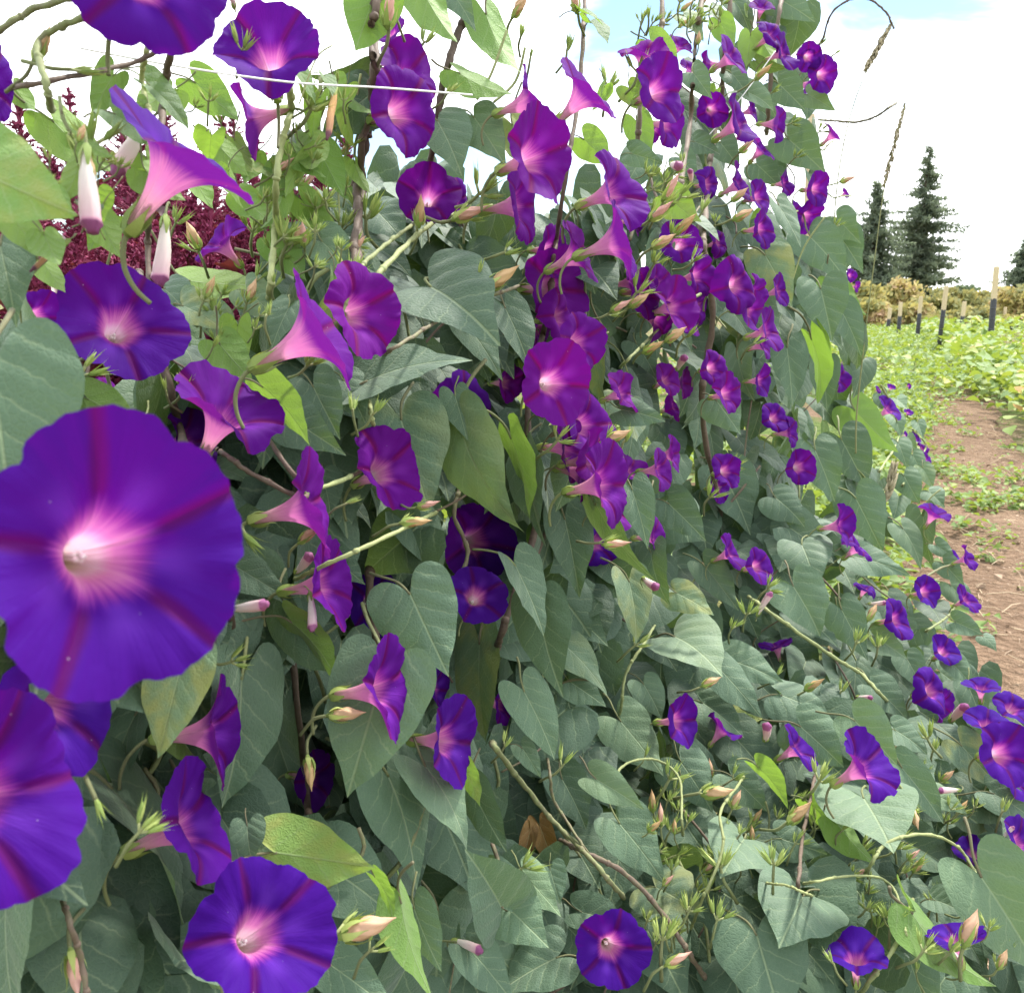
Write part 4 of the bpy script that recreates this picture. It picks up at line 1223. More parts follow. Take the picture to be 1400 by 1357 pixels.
def merge_leaves(name, specs, protos, m, attr_tone):
    """One mesh of many leaves (numpy)."""
    data = []
    for p in protos:
        V = np.empty(len(p.vertices) * 3, dtype=np.float32); p.vertices.foreach_get('co', V); V = V.reshape(-1, 3)
        nl = len(p.loops); li = np.empty(nl, dtype=np.int32); p.loops.foreach_get('vertex_index', li)
        ls = np.empty(len(p.polygons), dtype=np.int32); p.polygons.foreach_get('loop_total', ls)
        uvl = np.empty(nl * 2, dtype=np.float32)
        if p.uv_layers: p.uv_layers[0].data.foreach_get('uv', uvl)
        data.append((V, li, ls, uvl))
    Vs, Ls, Ts, Us, As, base = [], [], [], [], [], 0
    for (k, X, Y, Zv, loc, tone) in specs:
        V, li, ls, uvl = data[k]
        Mx = np.array([list(X), list(Y), list(Zv)], dtype=np.float32)
        Vs.append(V @ Mx + np.array(list(loc), dtype=np.float32))
        Ls.append(li + base); Ts.append(ls); Us.append(uvl); As.append(np.full(len(V), tone, dtype=np.float32))
        base += len(V)
    Vs = np.concatenate(Vs); Ls = np.concatenate(Ls); Ts = np.concatenate(Ts); Us = np.concatenate(Us); As = np.concatenate(As)
    me = bpy.data.meshes.new(name)
    me.vertices.add(len(Vs)); me.vertices.foreach_set('co', Vs.ravel())
    me.loops.add(len(Ls)); me.loops.foreach_set('vertex_index', Ls)
    me.polygons.add(len(Ts))
    st = np.concatenate([[0], np.cumsum(Ts)[:-1]]).astype(np.int32)
    me.polygons.foreach_set('loop_start', st)
    try: me.polygons.foreach_set('loop_total', Ts)
    except Exception: pass
    me.update(calc_edges=True)
    me.polygons.foreach_set('use_smooth', np.ones(len(Ts), dtype=bool))
    l = me.uv_layers.new(name='UVMap'); l.data.foreach_set('uv', Us)
    a = me.attributes.new('tone', 'FLOAT', 'POINT'); a.data.foreach_set('value', As)
    me.materials.append(m)
    me.validate()
    me.update()
    return me


LOWP = [leaf_mesh(random.Random(970 + i), .4, asp=random.Random(i).uniform(.8, 1), fold=.35, curl=.6, wave=.03, nr=4, na=20) for i in range(6)]
specs = []
k = 0
while len(specs) < 1900 and k < 60000:
    k += 1
    px, py = rf.uniform(-60, 1430), rf.uniform(-30, 1420)
    if not inside(px, py, DENSE): continue
    Z = ZW(px, py)
    dep = rf.uniform(.14, .40) * (1 if Z > .5 else .8)
    if px > 1000: dep = rf.uniform(.08, .36)
    C = P(px, py, Z + dep * rf.choice((.5, 1, 1)))
    if C.z < .03: continue
    L = rf.uniform(.06, .10)
    x, t, n = wall_leaf_frame(C, L, rf, 1.1)
    if py < 330 and px > 840 and rf.random() < .45: continue
    q = rf.randrange(6)
    mw = frame(x * L, t * L, n * L, C - t * L * .4)
    need = ALL.push(verts_np(LOWP[q], mw, 3), .006)
    if need > 0:
        if need > .35: continue
        d = C - CAM; d *= need / d.dot(FWD) * 1.1; C = C + d
        mw.translation = C - t * L * .4
        if ALL.push(verts_np(LOWP[q], mw, 3), .0) > .01: continue
    specs.append((q, x * L, t * L, n * L, C - t * L * .4, rf.uniform(.1, .5)))
# the vine goes on below the photograph's edge, down to the soil
for i in range(1500):
    C = Vector((rf.uniform(-.75, .28), rf.uniform(.15, 2.6), rf.uniform(.02, .62)))
    if C.x > -.05 and C.z > .45: continue
    x_, y_, z_ = project(C)
    if z_ > .1 and -120 < x_ < 1520 and y_ < 1520: continue
    L = rf.uniform(.06, .10)
    x, t, n = wall_leaf_frame(C, L, rf, 1.0)
    specs.append((rf.randrange(6), x * L, t * L, n * L, C, rf.uniform(.2, .6)))
o = link('vine_foliage', merge_leaves('vine_foliage', specs, LOWP, M['leaf'], None))
tag(o, 'deeper layer of vine leaves filling the shaded inside of the wall', 'foliage', None, 'stuff')

# deep tangle of stems inside the vine
b = MB()
for i in range(260):
    px, py = rf.uniform(-20, 1300), rf.uniform(100, 1380)
    if not inside(px, py, DENSE): continue
    Z = ZW(px, py) + rf.uniform(.06, .25)
    C = P(px, py, Z)
    L = rf.uniform(.05, .12) * min(1, Z)
    d = (UP * rf.uniform(.3, 1) + RIGHT * rf.uniform(-.7, .7) + FWD * rf.uniform(-.1, .6)).normalized() * L
    need = max(ALL.push(np.array([list(C + d * q)]), .004) for q in (0, .25, .5, .75, 1))
    if need > .3: continue
    C = C + (C - CAM) * (need / (C - CAM).dot(FWD) * 1.1)
    b.tube(spline([C, C + d * .5 + Vector((rf.uniform(-.02, .02), rf.uniform(-.02, .02), 0)), C + d], 4), rf.uniform(.0008, .0022), 5, rf.uniform(.1, .6))
o = link('vine_tangle', b.build('vine_tangle', M['stem']))
tag(o, 'tangle of thin stems inside the shaded wall of vine', 'stems', None, 'stuff')

# loose buds and stalks of the dense top, and the sprawling lower right (small, countable: individuals share their meshes)
TOPZ = [(875, 20), (960, -10), (1060, 20), (1100, 120), (1090, 250), (1040, 330), (960, 440), (880, 470), (850, 380), (860, 250), (880, 150)]
LOWZ = [(880, 1010), (1000, 1030), (1150, 1090), (1300, 960), (1390, 1080), (1390, 1330), (1250, 1340), (1100, 1140), (960, 1290), (880, 1290)]
TLZ = [(180, 90), (490, 60), (500, 260), (240, 300), (60, 330), (60, 200)]
MIDZ = [(250, 330), (380, 200), (480, 150), (500, 420), (440, 470), (260, 480), (240, 400)]
got = 0
bi = len(BD)
while got < 200:
    z_, poly, n_, lo, hi = rf.choice([(0, TOPZ, 1, 18, 30)] * 8 + [(1, LOWZ, 1, 22, 34)] * 3 + [(2, MIDZ, 1, 24, 40)] * 3 + [(3, TLZ, 1, 22, 36)] * 1)
    px, py = rf.uniform(50, 1400), rf.uniform(0, 1350)
    if not inside(px, py, poly): continue
    if any((px + a) // CELL * 1.0 is None or (int((px + a) // CELL), int((py + c) // CELL)) in FRONT for a in (0, 12, 24) for c in (0, -14, -28)): continue
    make_bud(bi + got, (px, py, rf.uniform(25, 95), rf.uniform(lo, hi), rf.choice('oyyyy' if z_ == 0 else 'yyyyyo'), rf.choice((2, 3, 3, 4)), rf.uniform(.95, 1.06)))
    got += 1
# small young leaves on the thin stems of the sparse top
got = 0
while got < 46:
    poly = rf.choice((TLZ, [(600, 10), (870, 10), (870, 170), (700, 210), (600, 130)], TOPZ, MIDZ))
    px, py = rf.uniform(50, 1110), rf.uniform(5, 460)
    if not inside(px, py, poly): continue
    Z = ZW(px, py) * rf.uniform(.99, 1.06)
    L = rf.uniform(.022, .042) * min(1, Z + .25)
    C = P(px, py, Z)
    x, t, n = wall_leaf_frame(C, L, rf, 1.3)
    if rf.random() < .6: n, x = -n, -x
    o = link('leaf', YOUNGP[rf.randrange(4)])
    o.matrix_world = frame(x * L, t * L, n * L, C)
    if not settle(o, FRONT, 2):
        bpy.data.objects.remove(o); continue
    link('petiole', rf.choice(PETIOLES), o)
    cx, cy, _ = project(o.location)
    ITEMS.append((o, cx, cy, 'small young leaf', 'leaf', None))
    got += 1
# thin upright stalks of the sparse top
for i in range(115):
    px = rf.choice((rf.uniform(860, 1100), rf.uniform(860, 1100), rf.uniform(860, 1100), rf.uniform(860, 1100), rf.uniform(40, 480), rf.uniform(200, 500), rf.uniform(380, 700), rf.uniform(700, 860)))
    py = rf.uniform(40, 420)
    Z = ZW(px, py) * rf.uniform(1.0, 1.08)
    A = P(px, py + rf.uniform(30, 70), Z)
    B = P(px + rf.uniform(-10, 50), py - rf.uniform(20, 60), Z * rf.uniform(.96, 1.0))
    b = MB()
    if max(-99 if FRONT.get((int(x_ // CELL), int(y_ // CELL))) is None else 1 for x_, y_, z_ in (project(A.lerp(B, q / 12)) for q in range(13))) > 0: continue
    md = A.lerp(B, .5) + Vector((rf.uniform(-1, 1), rf.uniform(-1, 1), rf.uniform(-1, 1))) * .012
    b.tube(spline([A, md, B], 6), [rf.uniform(.0009, .0016) * min(1, Z * Z * 1.2)] * 13, 6, rf.uniform(.45, .95))
    o = link('flower_stalk', b.build('flower_stalk', M['stem']))
    ITEMS.append((o, px, py, 'thin green flower stalk', 'stalk', None))
# ------------------------------------------------------------------ twine, posts, grasses
def strand(name, pl, wpx, Zf, label, cat, m, tone=.5, wob=0.0):
    pts = [P(x, y, Zf(x, y)) for x, y in pl]
    Zm = sum(Zf(x, y) for x, y in pl) / len(pl)
    b = MB()
    sp = spline(pts, 10)
    b.tube(sp, .5 * wpx * Zm / F, 6, tone)
    o = link(name, b.build(name, m))
    return tag(o, label, cat)


tw = strand('twine', [(110, 66), (250, 92), (400, 113), (520, 120), (646, 130)], 2.8, lambda x, y: .46 + x / 4000, 'white trellis twine stretched level before the flower against the sky', 'twine', M['twine'])
tw2 = strand('twine', [(1060, 70), (1000, 150), (900, 260)], 1.6, lambda x, y: 1.5, 'thin grey trellis twine slanting behind the dense top buds', 'twine', M['twine'])
tw3 = strand('twine', [(398, 20), (400, 113), (404, 260)], 2.4, lambda x, y: .80, 'white upright twine knotted to the level one', 'twine', M['twine'])

# trellis post at the end of the vine
def stake(px, top, bot, wpx, Z, sleeve_at, label, group):
    """Square wooden stake with a black sleeve below; top and bottom in photo pixels."""
    pt = P(px, top, Z)
    base = Vector((pt.x, pt.y, 0))
    h = pt.z
    w = wpx * Z / F
    root = bpy.data.objects.new('stake', None); COL.objects.link(root); root.location = base; root.empty_display_size = .1
    r = random.Random(int(px * 7))
    root.rotation_euler = (r.uniform(-.03, .03), r.uniform(-.03, .05), r.uniform(0, 1))
    zs = P(px, sleeve_at, Z).z if sleeve_at else -.1
    b = MB()
    x = w / 2; c = w * .12
    prof = [(-x + c, -x), (x - c, -x), (x, -x + c), (x, x - c), (x - c, x), (-x + c, x), (-x, x - c), (-x, -x + c)]
    V, Fc = [], []
    lev = [max(0, zs - .02), h * .985, h]
    for li, z in enumerate(lev):
        k = 1 if li < 2 else .82
        V += [(a * k + r.uniform(-1, 1) * w * .02, q * k, z) for a, q in prof]
    for li in range(2):
        for i in range(8): Fc.append([li * 8 + i, li * 8 + (i + 1) % 8, (li + 1) * 8 + (i + 1) % 8, (li + 1) * 8 + i])
    Fc += [[16 + i for i in range(8)], [7 - i for i in range(8)]]
    b.add(V, Fc, .6)
    link('pole', b.build('pole', M['wood'], False), root)
    if sleeve_at:
        b = MB()
        b.tube([(0, 0, -.1), (0, 0, zs * .5), (0, 0, zs - .01), (0, 0, zs)], [w * .60, w * .60, w * .60, w * .56], 14, .4)
        for k in range(5):
            z = zs * (.15 + .17 * k)
            b.tube([(0, 0, z), (0, 0, z + w * .3)], w * .64, 14, .9)
        link('sleeve', b.build('sleeve', M['black']), root)
    tag(root, label, 'stake', group)
    return root


tp = stake(1127, 152, 300, 9, 2.45, None, 'weathered wooden trellis post at the far end of the vine', None)
SG = 'stakes along the crop rows'
stake(1365, 364, 468, 6.5, 18, 408, 'tallest black-sleeved wooden stake, standing clear above the crop', SG)
stake(1291, 391, 452, 5.0, 20, 423, 'black-sleeved stake second tallest after the clear-standing one', SG)
stake(1259, 405, 452, 4.6, 26, 428, 'dark-sleeved stake between the second tallest and the bent bushes', SG)
stake(1317, 412, 450, 4.4, 27, 432, 'sleeved stake standing between the two tallest stakes', SG)
stake(1232, 413, 452, 4.2, 29, 432, 'sleeved stake below the pair of conifers', SG)
stake(1216, 421, 450, 4.0, 35, 436, 'sleeved stake left of the one below the conifers', SG)
stake(1200, 433, 454, 3.2, 42, 444, 'short sleeved stake nearest the tall grass stalk', SG)
for x, t, b_, Z, lab in [(1261, 428, 448, 44, 'pale bare stake peeping behind a dark-sleeved stake'), (1240, 436, 450, 50, 'faint pale bare stake among the lowest yellow bushes'), (1337, 431, 448, 46, 'pale bare stake right of the middle stakes'),
                         (1375, 420, 446, 40, 'pale bare stake just right of the tallest stake'), (1311, 438, 450, 54, 'faintest pale bare stake, low among the middle stakes'), (1190, 446, 456, 55, 'low pale stake at the wall edge')]:
    stake(x, t, b_, 3.4, Z, None, lab, SG)


def seed_grass(pl_head, pl_stem, Z, label, wpx, fat):
    root = bpy.data.objects.new('seed_grass', None); COL.objects.link(root); root.empty_display_size = .05
    pts = [P(x, y, Z) for x, y in pl_stem]
    root.location = pts[-1]
    r = random.Random(len(pl_stem) + int(Z * 10))
    b = MB()
    sp = [p - root.location for p in spline(pts, 10)]
    b.tube(sp, [.5 * wpx * Z / F * (.6 + .6 * i / len(sp)) for i in range(len(sp))], 6, .5)
    # a long blade
    link('stalk', b.build('stalk', M['green_grass']), root)
    b = MB()
    hp = [p - root.location for p in spline([P(x, y, Z) for x, y in pl_head], 22)]
    for i, p in enumerate(hp):
        u = i / (len(hp) - 1)
        d = (hp[min(i + 1, len(hp) - 1)] - hp[max(0, i - 1)]).normalized()
        for q in range(3):
            a = r.uniform(0, 6.28)
            side = d.orthogonal().normalized()
            side = Matrix.Rotation(a, 3, d) @ side
            L = fat * Z / F * (.55 + .6 * math.sin(math.pi * min(1, u * .9 + .1))) * r.uniform(.7, 1.3)
            e = p - d * L * 1.5 + side * L * .55
            b.tube([p, p.lerp(e, .5) + side * L * .15, e], [L * .06, L * .22, L * .03], 5, r.random())
    link('seed_head', b.build('seed_head', M['dry_grass']), root)
    return tag(root, label, 'grass stalk')


seed_grass([(1186, 92), (1202, 62), (1219, 32)], [(1219, 32), (1188, 90), (1165, 150), (1150, 215), (1142, 280), (1140, 340)], 1.9, 'leaning dry grass stalk whose seed head meets the arching tendril', 1.6, 6)
seed_grass([(1210, 250), (1222, 200), (1238, 140)], [(1238, 140), (1211, 245), (1195, 360), (1186, 430), (1178, 500), (1171, 570), (1170, 620)], 1.85, 'tall upright grass stalk crossing the conifers and wall edge', 2.2, 5)
# the yellowing grass ear hanging over the wall edge
seed_grass([(1222, 640), (1215, 670), (1202, 700)], [(1226, 625), (1216, 665), (1203, 695), (1188, 712)], 1.8, 'yellowing grass ear drooping over the puckered heart leaf', 2.2, 8)

# ------------------------------------------------------------------ ground, path
def sheet(name, x0, x1, y0, y1, nx, ny, z, m, hz=.0, wob=0.0):
    r = np.random.default_rng(5)
    V, Fc = [], []
    for j in range(ny + 1):
        for i in range(nx + 1):
            x = x0 + (x1 - x0) * i / nx; y = y0 + (y1 - y0) * j / ny
            e = wob * (math.sin(y * 1.7 + i) * .5 + math.sin(y * 4.1 + 2 * i) * .3 + math.sin(y * .6) * .5) if i in (0, nx) else 0
            u = i / nx
            V.append((x + e, y, z + (hz * math.sin(math.pi * u) * (.6 + .3 * math.sin(y * 2.3 + 3 * u) + .2 * math.sin(y * 6.1 + 5 * u)) if hz else 0)))
    n = nx + 1
    for j in range(ny):
        for i in range(nx): Fc.append([j * n + i, j * n + i + 1, (j + 1) * n + i + 1, (j + 1) * n + i])
    return mesh(name, V, Fc, m)


g = link('ground', sheet('ground', -700, 700, -500, 1500, 8, 8, 0, M['field'])); tag(g, kind='structure')
pth = link('path', sheet('path', .02, 1.02, -3, 12.5, 14, 150, .004, M['soil'], .035, .10)); tag(pth, kind='structure')


# ------------------------------------------------------------------ crop, weeds, clods
def blade_leaf(asp, fold, lob):
    """Cheap field leaf, length 1."""
    V = [(0, 0, 0), (.35 * asp, .15, fold * .2), (.52 * asp, .42, fold * .3), (.36 * asp * lob, .66, fold * .15), (.18 * asp, .82, 0), (0, 1, -.12), (-.18 * asp, .82, 0), (-.36 * asp * lob, .66, fold * .15), (-.52 * asp, .42, fold * .3), (-.35 * asp, .15, fold * .2), (0, .5, 0)]
    Fc = [[10, (k), (k + 1) % 10] for k in range(10)]
    return mesh('field_leaf', V, Fc, M['crop'], True)


BL = [blade_leaf(1.0, .6, 1.0), blade_leaf(.8, .9, .8), blade_leaf(1.2, .3, 1.25), blade_leaf(.35, .3, .9)]
rb = random.Random(99)


def leafspec(C, L, k, tone, flat=.6):
    n = Vector((rb.uniform(-1, 1) * flat, rb.uniform(-1, 1) * flat, 1)).normalized()
    t = Vector((rb.uniform(-1, 1), rb.uniform(-1, 1), rb.uniform(-.5, .3))); t = (t - n * t.dot(n)).normalized()
    return (k, t.cross(n) * L, t * L, n * L, C, tone)


# crop rows to the right of the path: near rows leaf by leaf
cs = []
row_x = [1.22] + [1.75 + 1.15 * i for i in range(24)]
for ri, rx in enumerate(row_x):
    y0 = 5.4 if ri == 0 else 3.4 if ri < 3 else 3.0 + rx * .9
    y1 = 62
    y = y0
    while y < y1:
        if y > 17 and rb.random() < .0: break
        size = .075 + .004 * y
        step = (.055 + .0042 * y ** 1.18 + ri * .004) * (.4 if ri == 0 else 1)
        px, py, z = project(Vector((rx, y, .4)))
        if px > 1480: y += .25; continue
        patch = .5 + .5 * math.sin(y * 1.1 + ri * 2.1) * math.sin(y * .37 + ri)
        hmax = (.50 + .12 * math.sin(y * .9 + ri * 1.3)) * (1 if ri else .95)
        for q in range(3 if y < 16 else 2):
            h = hmax * rb.random() ** .5
            wd = .42 * (1 - .35 * h / .6)
            C = Vector((rx + rb.gauss(0, wd * .55), y + rb.uniform(-.06, .06), h + .03))
            tone = min(1, max(0, .42 + .46 * patch * rb.random() + rb.gauss(0, .14) + (.12 if ri == 0 and y < 9 else 0)))
            if rb.random() < .012: tone = 1.0
            cs.append(leafspec(C, size * rb.uniform(.7, 1.4), rb.randrange(3), tone))
        y += step
o = link('crop_leaves', merge_leaves('crop_leaves', cs, BL, M['crop'], None)); tag(o, 'yellow-green leafy crop growing in rows beside the soil path', 'crop', None, 'stuff')

# weeds: on the path at the places the photograph shows, thick beyond it, and under the vine and the amaranths
ws = []


def weed_clump(C, n, rad, size, h, tone0):
    for _ in range(n):
        a, q = rb.uniform(0, 6.28), rad * rb.random() ** .6
        ws.append(leafspec(C + Vector((q * math.cos(a), q * math.sin(a) * 1.3, rb.uniform(.004, h))), size * rb.uniform(.5, 1.3), rb.choice((0, 1, 1, 3)), min(.9, max(0, tone0 + rb.gauss(0, .16)))))


for px, py, n, rad in [(1300, 655, 90, .16), (1330, 668, 60, .14), (1372, 692, 110, .18), (1395, 700, 80, .14), (1345, 705, 50, .12), (1290, 690, 60, .12), (1360, 745, 30, .1), (1270, 640, 80, .14), (1322, 600, 30, .1),
                       (1285, 580, 120, .25), (1265, 560, 140, .28), (1395, 660, 60, .15), (1335, 700, 40, .1), (1316, 730, 24, .07), (1357, 770, 14, .05), (1350, 880, 16, .04), (1385, 620, 30, .10), (1300, 620, 24, .08), (1240, 545, 160, .35), (1230, 520, 160, .4), (1300, 545, 70, .2)]:
    weed_clump(ground(px, py), n, rad, .05, .10, .42)
for i in range(110):                                    # scattered small weeds on the soil
    C = Vector((rb.uniform(.0, 1.1), rb.uniform(1.2, 12), .02))
    weed_clump(C, rb.randrange(3, 9), .04, .022, .03, .42)
for i in range(170):                                    # the vine's foot, its sprawl and the path beyond
    y = rb.uniform(2.6, 12)
    weed_clump(Vector((rb.uniform(-.25, .10) + (rb.uniform(0, .2) if y > 7 else 0), y, .02)), 40, .18, .055, .30, .38)
for i in range(420):
    y = rb.uniform(11, 40)
    weed_clump(Vector((rb.uniform(-3, 2.4), y, .02)), 26, .5, .12, .28, .45)
for i in range(260):                                    # behind the vine
    weed_clump(Vector((rb.uniform(-4.5, -.75), rb.uniform(.6, 7), .02)), 30, .3, .08, .45, .30)
o = link('weeds', merge_leaves('weeds', ws, BL, M['crop'], None)); tag(o, 'low green weeds on the soil path and under the vine', 'weeds', None, 'stuff')
b = MB()
for i in range(800):
    C = Vector((rb.uniform(.05, 1.1), rb.uniform(1.3, 9), .03))
    d = Vector((rb.uniform(-1, 1), rb.uniform(-1, 1), rb.uniform(-.05, .2))).normalized() * rb.uniform(.02, .16)
    b.tube([C - Vector((0, 0, .006)), C + d * .5 + Vector((0, 0, .008)), C + d], rb.uniform(.0008, .002), 4, rb.random())
for i in range(2600):
    C = Vector((rb.uniform(.05, 1.05), rb.uniform(1.3, 9), .028))
    s = rb.uniform(.003, .009) * (3 if rb.random() < .06 else 1)
    V = [C + Vector((rb.uniform(-1, 1) * s, rb.uniform(-1, 1) * s, rb.uniform(-.5, 1) * s * .8)) for _ in range(5)]
    b.add(V, [[0, 1, 2], [0, 2, 3], [0, 3, 4], [1, 2, 4], [1, 3, 2], [3, 4, 1]], rb.random() * .3)
o = link('straw_litter', b.build('straw_litter', M['straw'], False)); tag(o, 'dry straw and small clods on the brown soil path', 'litter', None, 'stuff')

# a dry tan leaf hollow in the vine
rr = random.Random(5)
for (bx, by, tx, ty, w, lab) in [(738, 1128, 758, 1182, 42, 'crumpled yellow-brown dead leaf in the dark hollow'), (725, 1135, 715, 1180, 30, 'narrow brown dead leaf in the dark hollow, behind the yellow one')]:
    Z = ZW(bx, by) * 1.03
    B, T = P(bx, by, Z), P(tx, ty, Z)
    t = T - B; L = t.length; t.normalize(); n = (CAM - B).normalized(); n = (n - t * n.dot(t)).normalized()
    o = link('dead_leaf', leaf_mesh(rr, .5, M['yellow_leaf'], asp=w / math.hypot(tx - bx, ty - by), fold=.8, curl=1.0, wave=.07, nr=8, na=36))
    o.matrix_world = frame(t.cross(n) * L, t * L, n * L, B)
    tag(o, lab, 'dead leaf')


# ------------------------------------------------------------------ amaranths behind the vine
def amaranth(px, top, Z, label, seed, nplume):
    r = random.Random(seed)
    tp = P(px, top, Z)
    root = bpy.data.objects.new('amaranth_plant', None); COL.objects.link(root); root.location = (tp.x, tp.y, 0); root.empty_display_size = .1
    H = tp.z
    b = MB()
    lean = Vector((r.uniform(-.12, .12), r.uniform(-.1, .1), 0))
    axis = lambda u: Vector((lean.x * u * u, lean.y * u * u, H * u))
    b.tube([axis(k / 12) for k in range(11)], [.014 - .0008 * k for k in range(11)], 7, .5)
    link('stem', b.build('stem', M['amaranth']), root)
    for k in range(nplume):
        pb = MB()
        u = 1.0 if k == 0 else r.uniform(.72, .95)
        a = r.uniform(0, 6.28)
        st = axis(u * .80 if k == 0 else u * .86)
        out = Vector((math.cos(a), math.sin(a), 0)) * (0 if k == 0 else r.uniform(.06, .20))
        ln = .26 if k == 0 else r.uniform(.12, .22)
        en = axis(1.0) if k == 0 else st + out + Vector((0, 0, ln))
        pl = spline([st, st.lerp(en, .5) + out * .25, en], 7)
        pb.tube(pl, .004, 5, .5)
        for i, p in enumerate(pl):
            v = i / (len(pl) - 1)
            for q in range(9 if v < .95 else 4):
                d = Vector((r.uniform(-1, 1), r.uniform(-1, 1), r.uniform(.1, 1.2))).normalized()
                L = (.055 * (1 - v) + .012) * r.uniform(.5, 1.3)
                e = p + d * L
                pb.tube([p, e], [.0022, .0015], 4, .4)
                for s in range(8):
                    c = p.lerp(e, (s + .8) / 8) ; w = .0040 * r.uniform(.6, 1.4)
                    V = [c + Vector((r.uniform(-1, 1), r.uniform(-1, 1), r.uniform(-1, 1))) * w * 1.2 for _ in range(4)]
                    pb.add(V, [[0, 1, 2], [0, 2, 3], [0, 3, 1], [1, 3, 2]], r.uniform(.2, 1))
        link('plume', pb.build('plume', M['amaranth'], False), root)
    sp = []
    for k in range(80):
        u = .35 + .50 * r.random()
        a = r.uniform(0, 6.28)
        d = Vector((math.cos(a), math.sin(a), r.uniform(-.5, .35))).normalized()
        n = Vector((0, 0, 1)) + Vector((r.uniform(-.5, .5), r.uniform(-.5, .5), 0)); n = (n - d * n.dot(d)).normalized()
        L = r.uniform(.05, .10) * (1.15 - .5 * u)
        sp.append((1, d.cross(n) * L * .9, d * L, n * L, axis(u) + d * r.uniform(.02, .14), r.uniform(0, 1)))
    link('foliage', merge_leaves('foliage', sp, BL, M['amaranth_leaf'], None), root)
    tag(root, label, 'amaranth', 'red amaranths behind the vine')


AM = [(30, 140, 1.75), (78, 118, 2.3), (126, 190, 1.8), (168, 95, 2.1), (205, 165, 2.5), (252, 140, 2.3), (285, 185, 1.85), (318, 160, 2.5), (350, 165, 2.15), (386, 170, 2.3), (420, 190, 2.0), (452, 195, 2.3), (60, 215, 1.5), (230, 240, 1.6), (395, 240, 1.8), (478, 235, 2.2), (110, 250, 2.7), (335, 240, 1.65),(10,220,2.2),(145,230,1.55)]
def amlab(i):
    base = ['left of the folded leaf', 'under the top-corner stalks', 'behind the sunlit translucent leaf', 'tallest of the row, rising beside the dark hairy stem', 'just behind the dark hairy stem', 'beyond the big tilted trumpet', 'under the middle of the big tilted trumpet',
            'between the big tilted trumpet and the opposite trumpet', 'below the trumpet opening away', 'beside the pale green stem', 'past the pale green stem', 'near the thick brown stem, thin', 'low behind the hanging closed flower', 'low under the pink tube of the big trumpet', 'low behind the small bright leaves',
            'nearest the thick brown stem', 'half hidden behind the buds', 'low behind the magenta translucent flower', 'cut by the photo edge', 'low behind the second closed flower']
    return 'dark red amaranth ' + base[i]
for i, (px, t, Z) in enumerate(AM): amaranth(px, t, Z, amlab(i), 300 + i, 9)


# ------------------------------------------------------------------ far trees and bushes
def conifer(px, top, base_py, wpx, Z, label, seed):
    r = random.Random(seed)
    tp = P(px, top, Z)
    H = tp.z
    Wd = wpx * Z / F / 2
    root = bpy.data.objects.new('conifer_tree', None); COL.objects.link(root); root.location = (tp.x, tp.y, 0); root.empty_display_size = 1
    b = MB()
    b.tube([(r.uniform(-.04, .04), 0, H * k / 10) for k in range(11)], [.24 * (1 - k / 10.4) + .015 for k in range(11)], 8, .4)
    link('trunk', b.build('trunk', M['bark']), root)
    V, Fc, A = [], [], []
    nb = 170
    for k in range(nb):
        u = (k + r.random()) / nb
        z = H * (.10 + .90 * u)
        prof = min(.78, (1 - u) * 1.35) * (.50 + .6 * r.random()) * min(1, .6 + u * 2) + .02
        if r.random() < .14: prof *= .35
        L = Wd * prof * 1.3
        a = r.uniform(0, 6.28)
        d = Vector((math.cos(a), math.sin(a), 0))
        droop = r.uniform(.05, .35) * (1 - .6 * u)
        nseg = max(3, int(L / .10))
        for s in range(nseg):
            v = (s + r.random()) / nseg
            c = Vector((0, 0, z)) + d * L * v + Vector((0, 0, L * (-droop * v + .32 * droop * v * v * 1.6)))
            for q in range(5):
                side = Vector((-d.y, d.x, 0)) * r.uniform(-1, 1) + d * r.uniform(-.1, .9) + Vector((0, 0, r.uniform(-.75, .75)))
                side.normalize()
                ln = .62 * (.5 + .6 * (1 - v)) * r.uniform(.5, 1.2) * (.6 + .4 * (1 - u))
                up = Vector((r.uniform(-1, 1), r.uniform(-1, 1), r.uniform(-1, 1)))
                wv = side.cross(up).normalized() * ln * .15
                i0 = len(V)
                V += [c + wv * .6, c - wv * .6, c + side * ln * .6 - wv, c + side * ln, c + side * ln * .6 + wv]
                Fc.append([i0, i0 + 1, i0 + 2, i0 + 3, i0 + 4])
                A += [r.random()] * 5
    link('crown', mesh('crown', V, Fc, M['needles'], False, None, {'tone': A}), root)
    tag(root, label, 'conifer', 'conifers beyond the field')


conifer(1271, 200, 395, 120, 62, 'tall full conifer standing clear against the white sky', 1)
conifer(1200, 250, 395, 114, 58, 'darker conifer half hidden behind the vine edge', 2)
conifer(1406, 322, 410, 90, 70, 'bluish conifer cut off by the photo edge', 6)


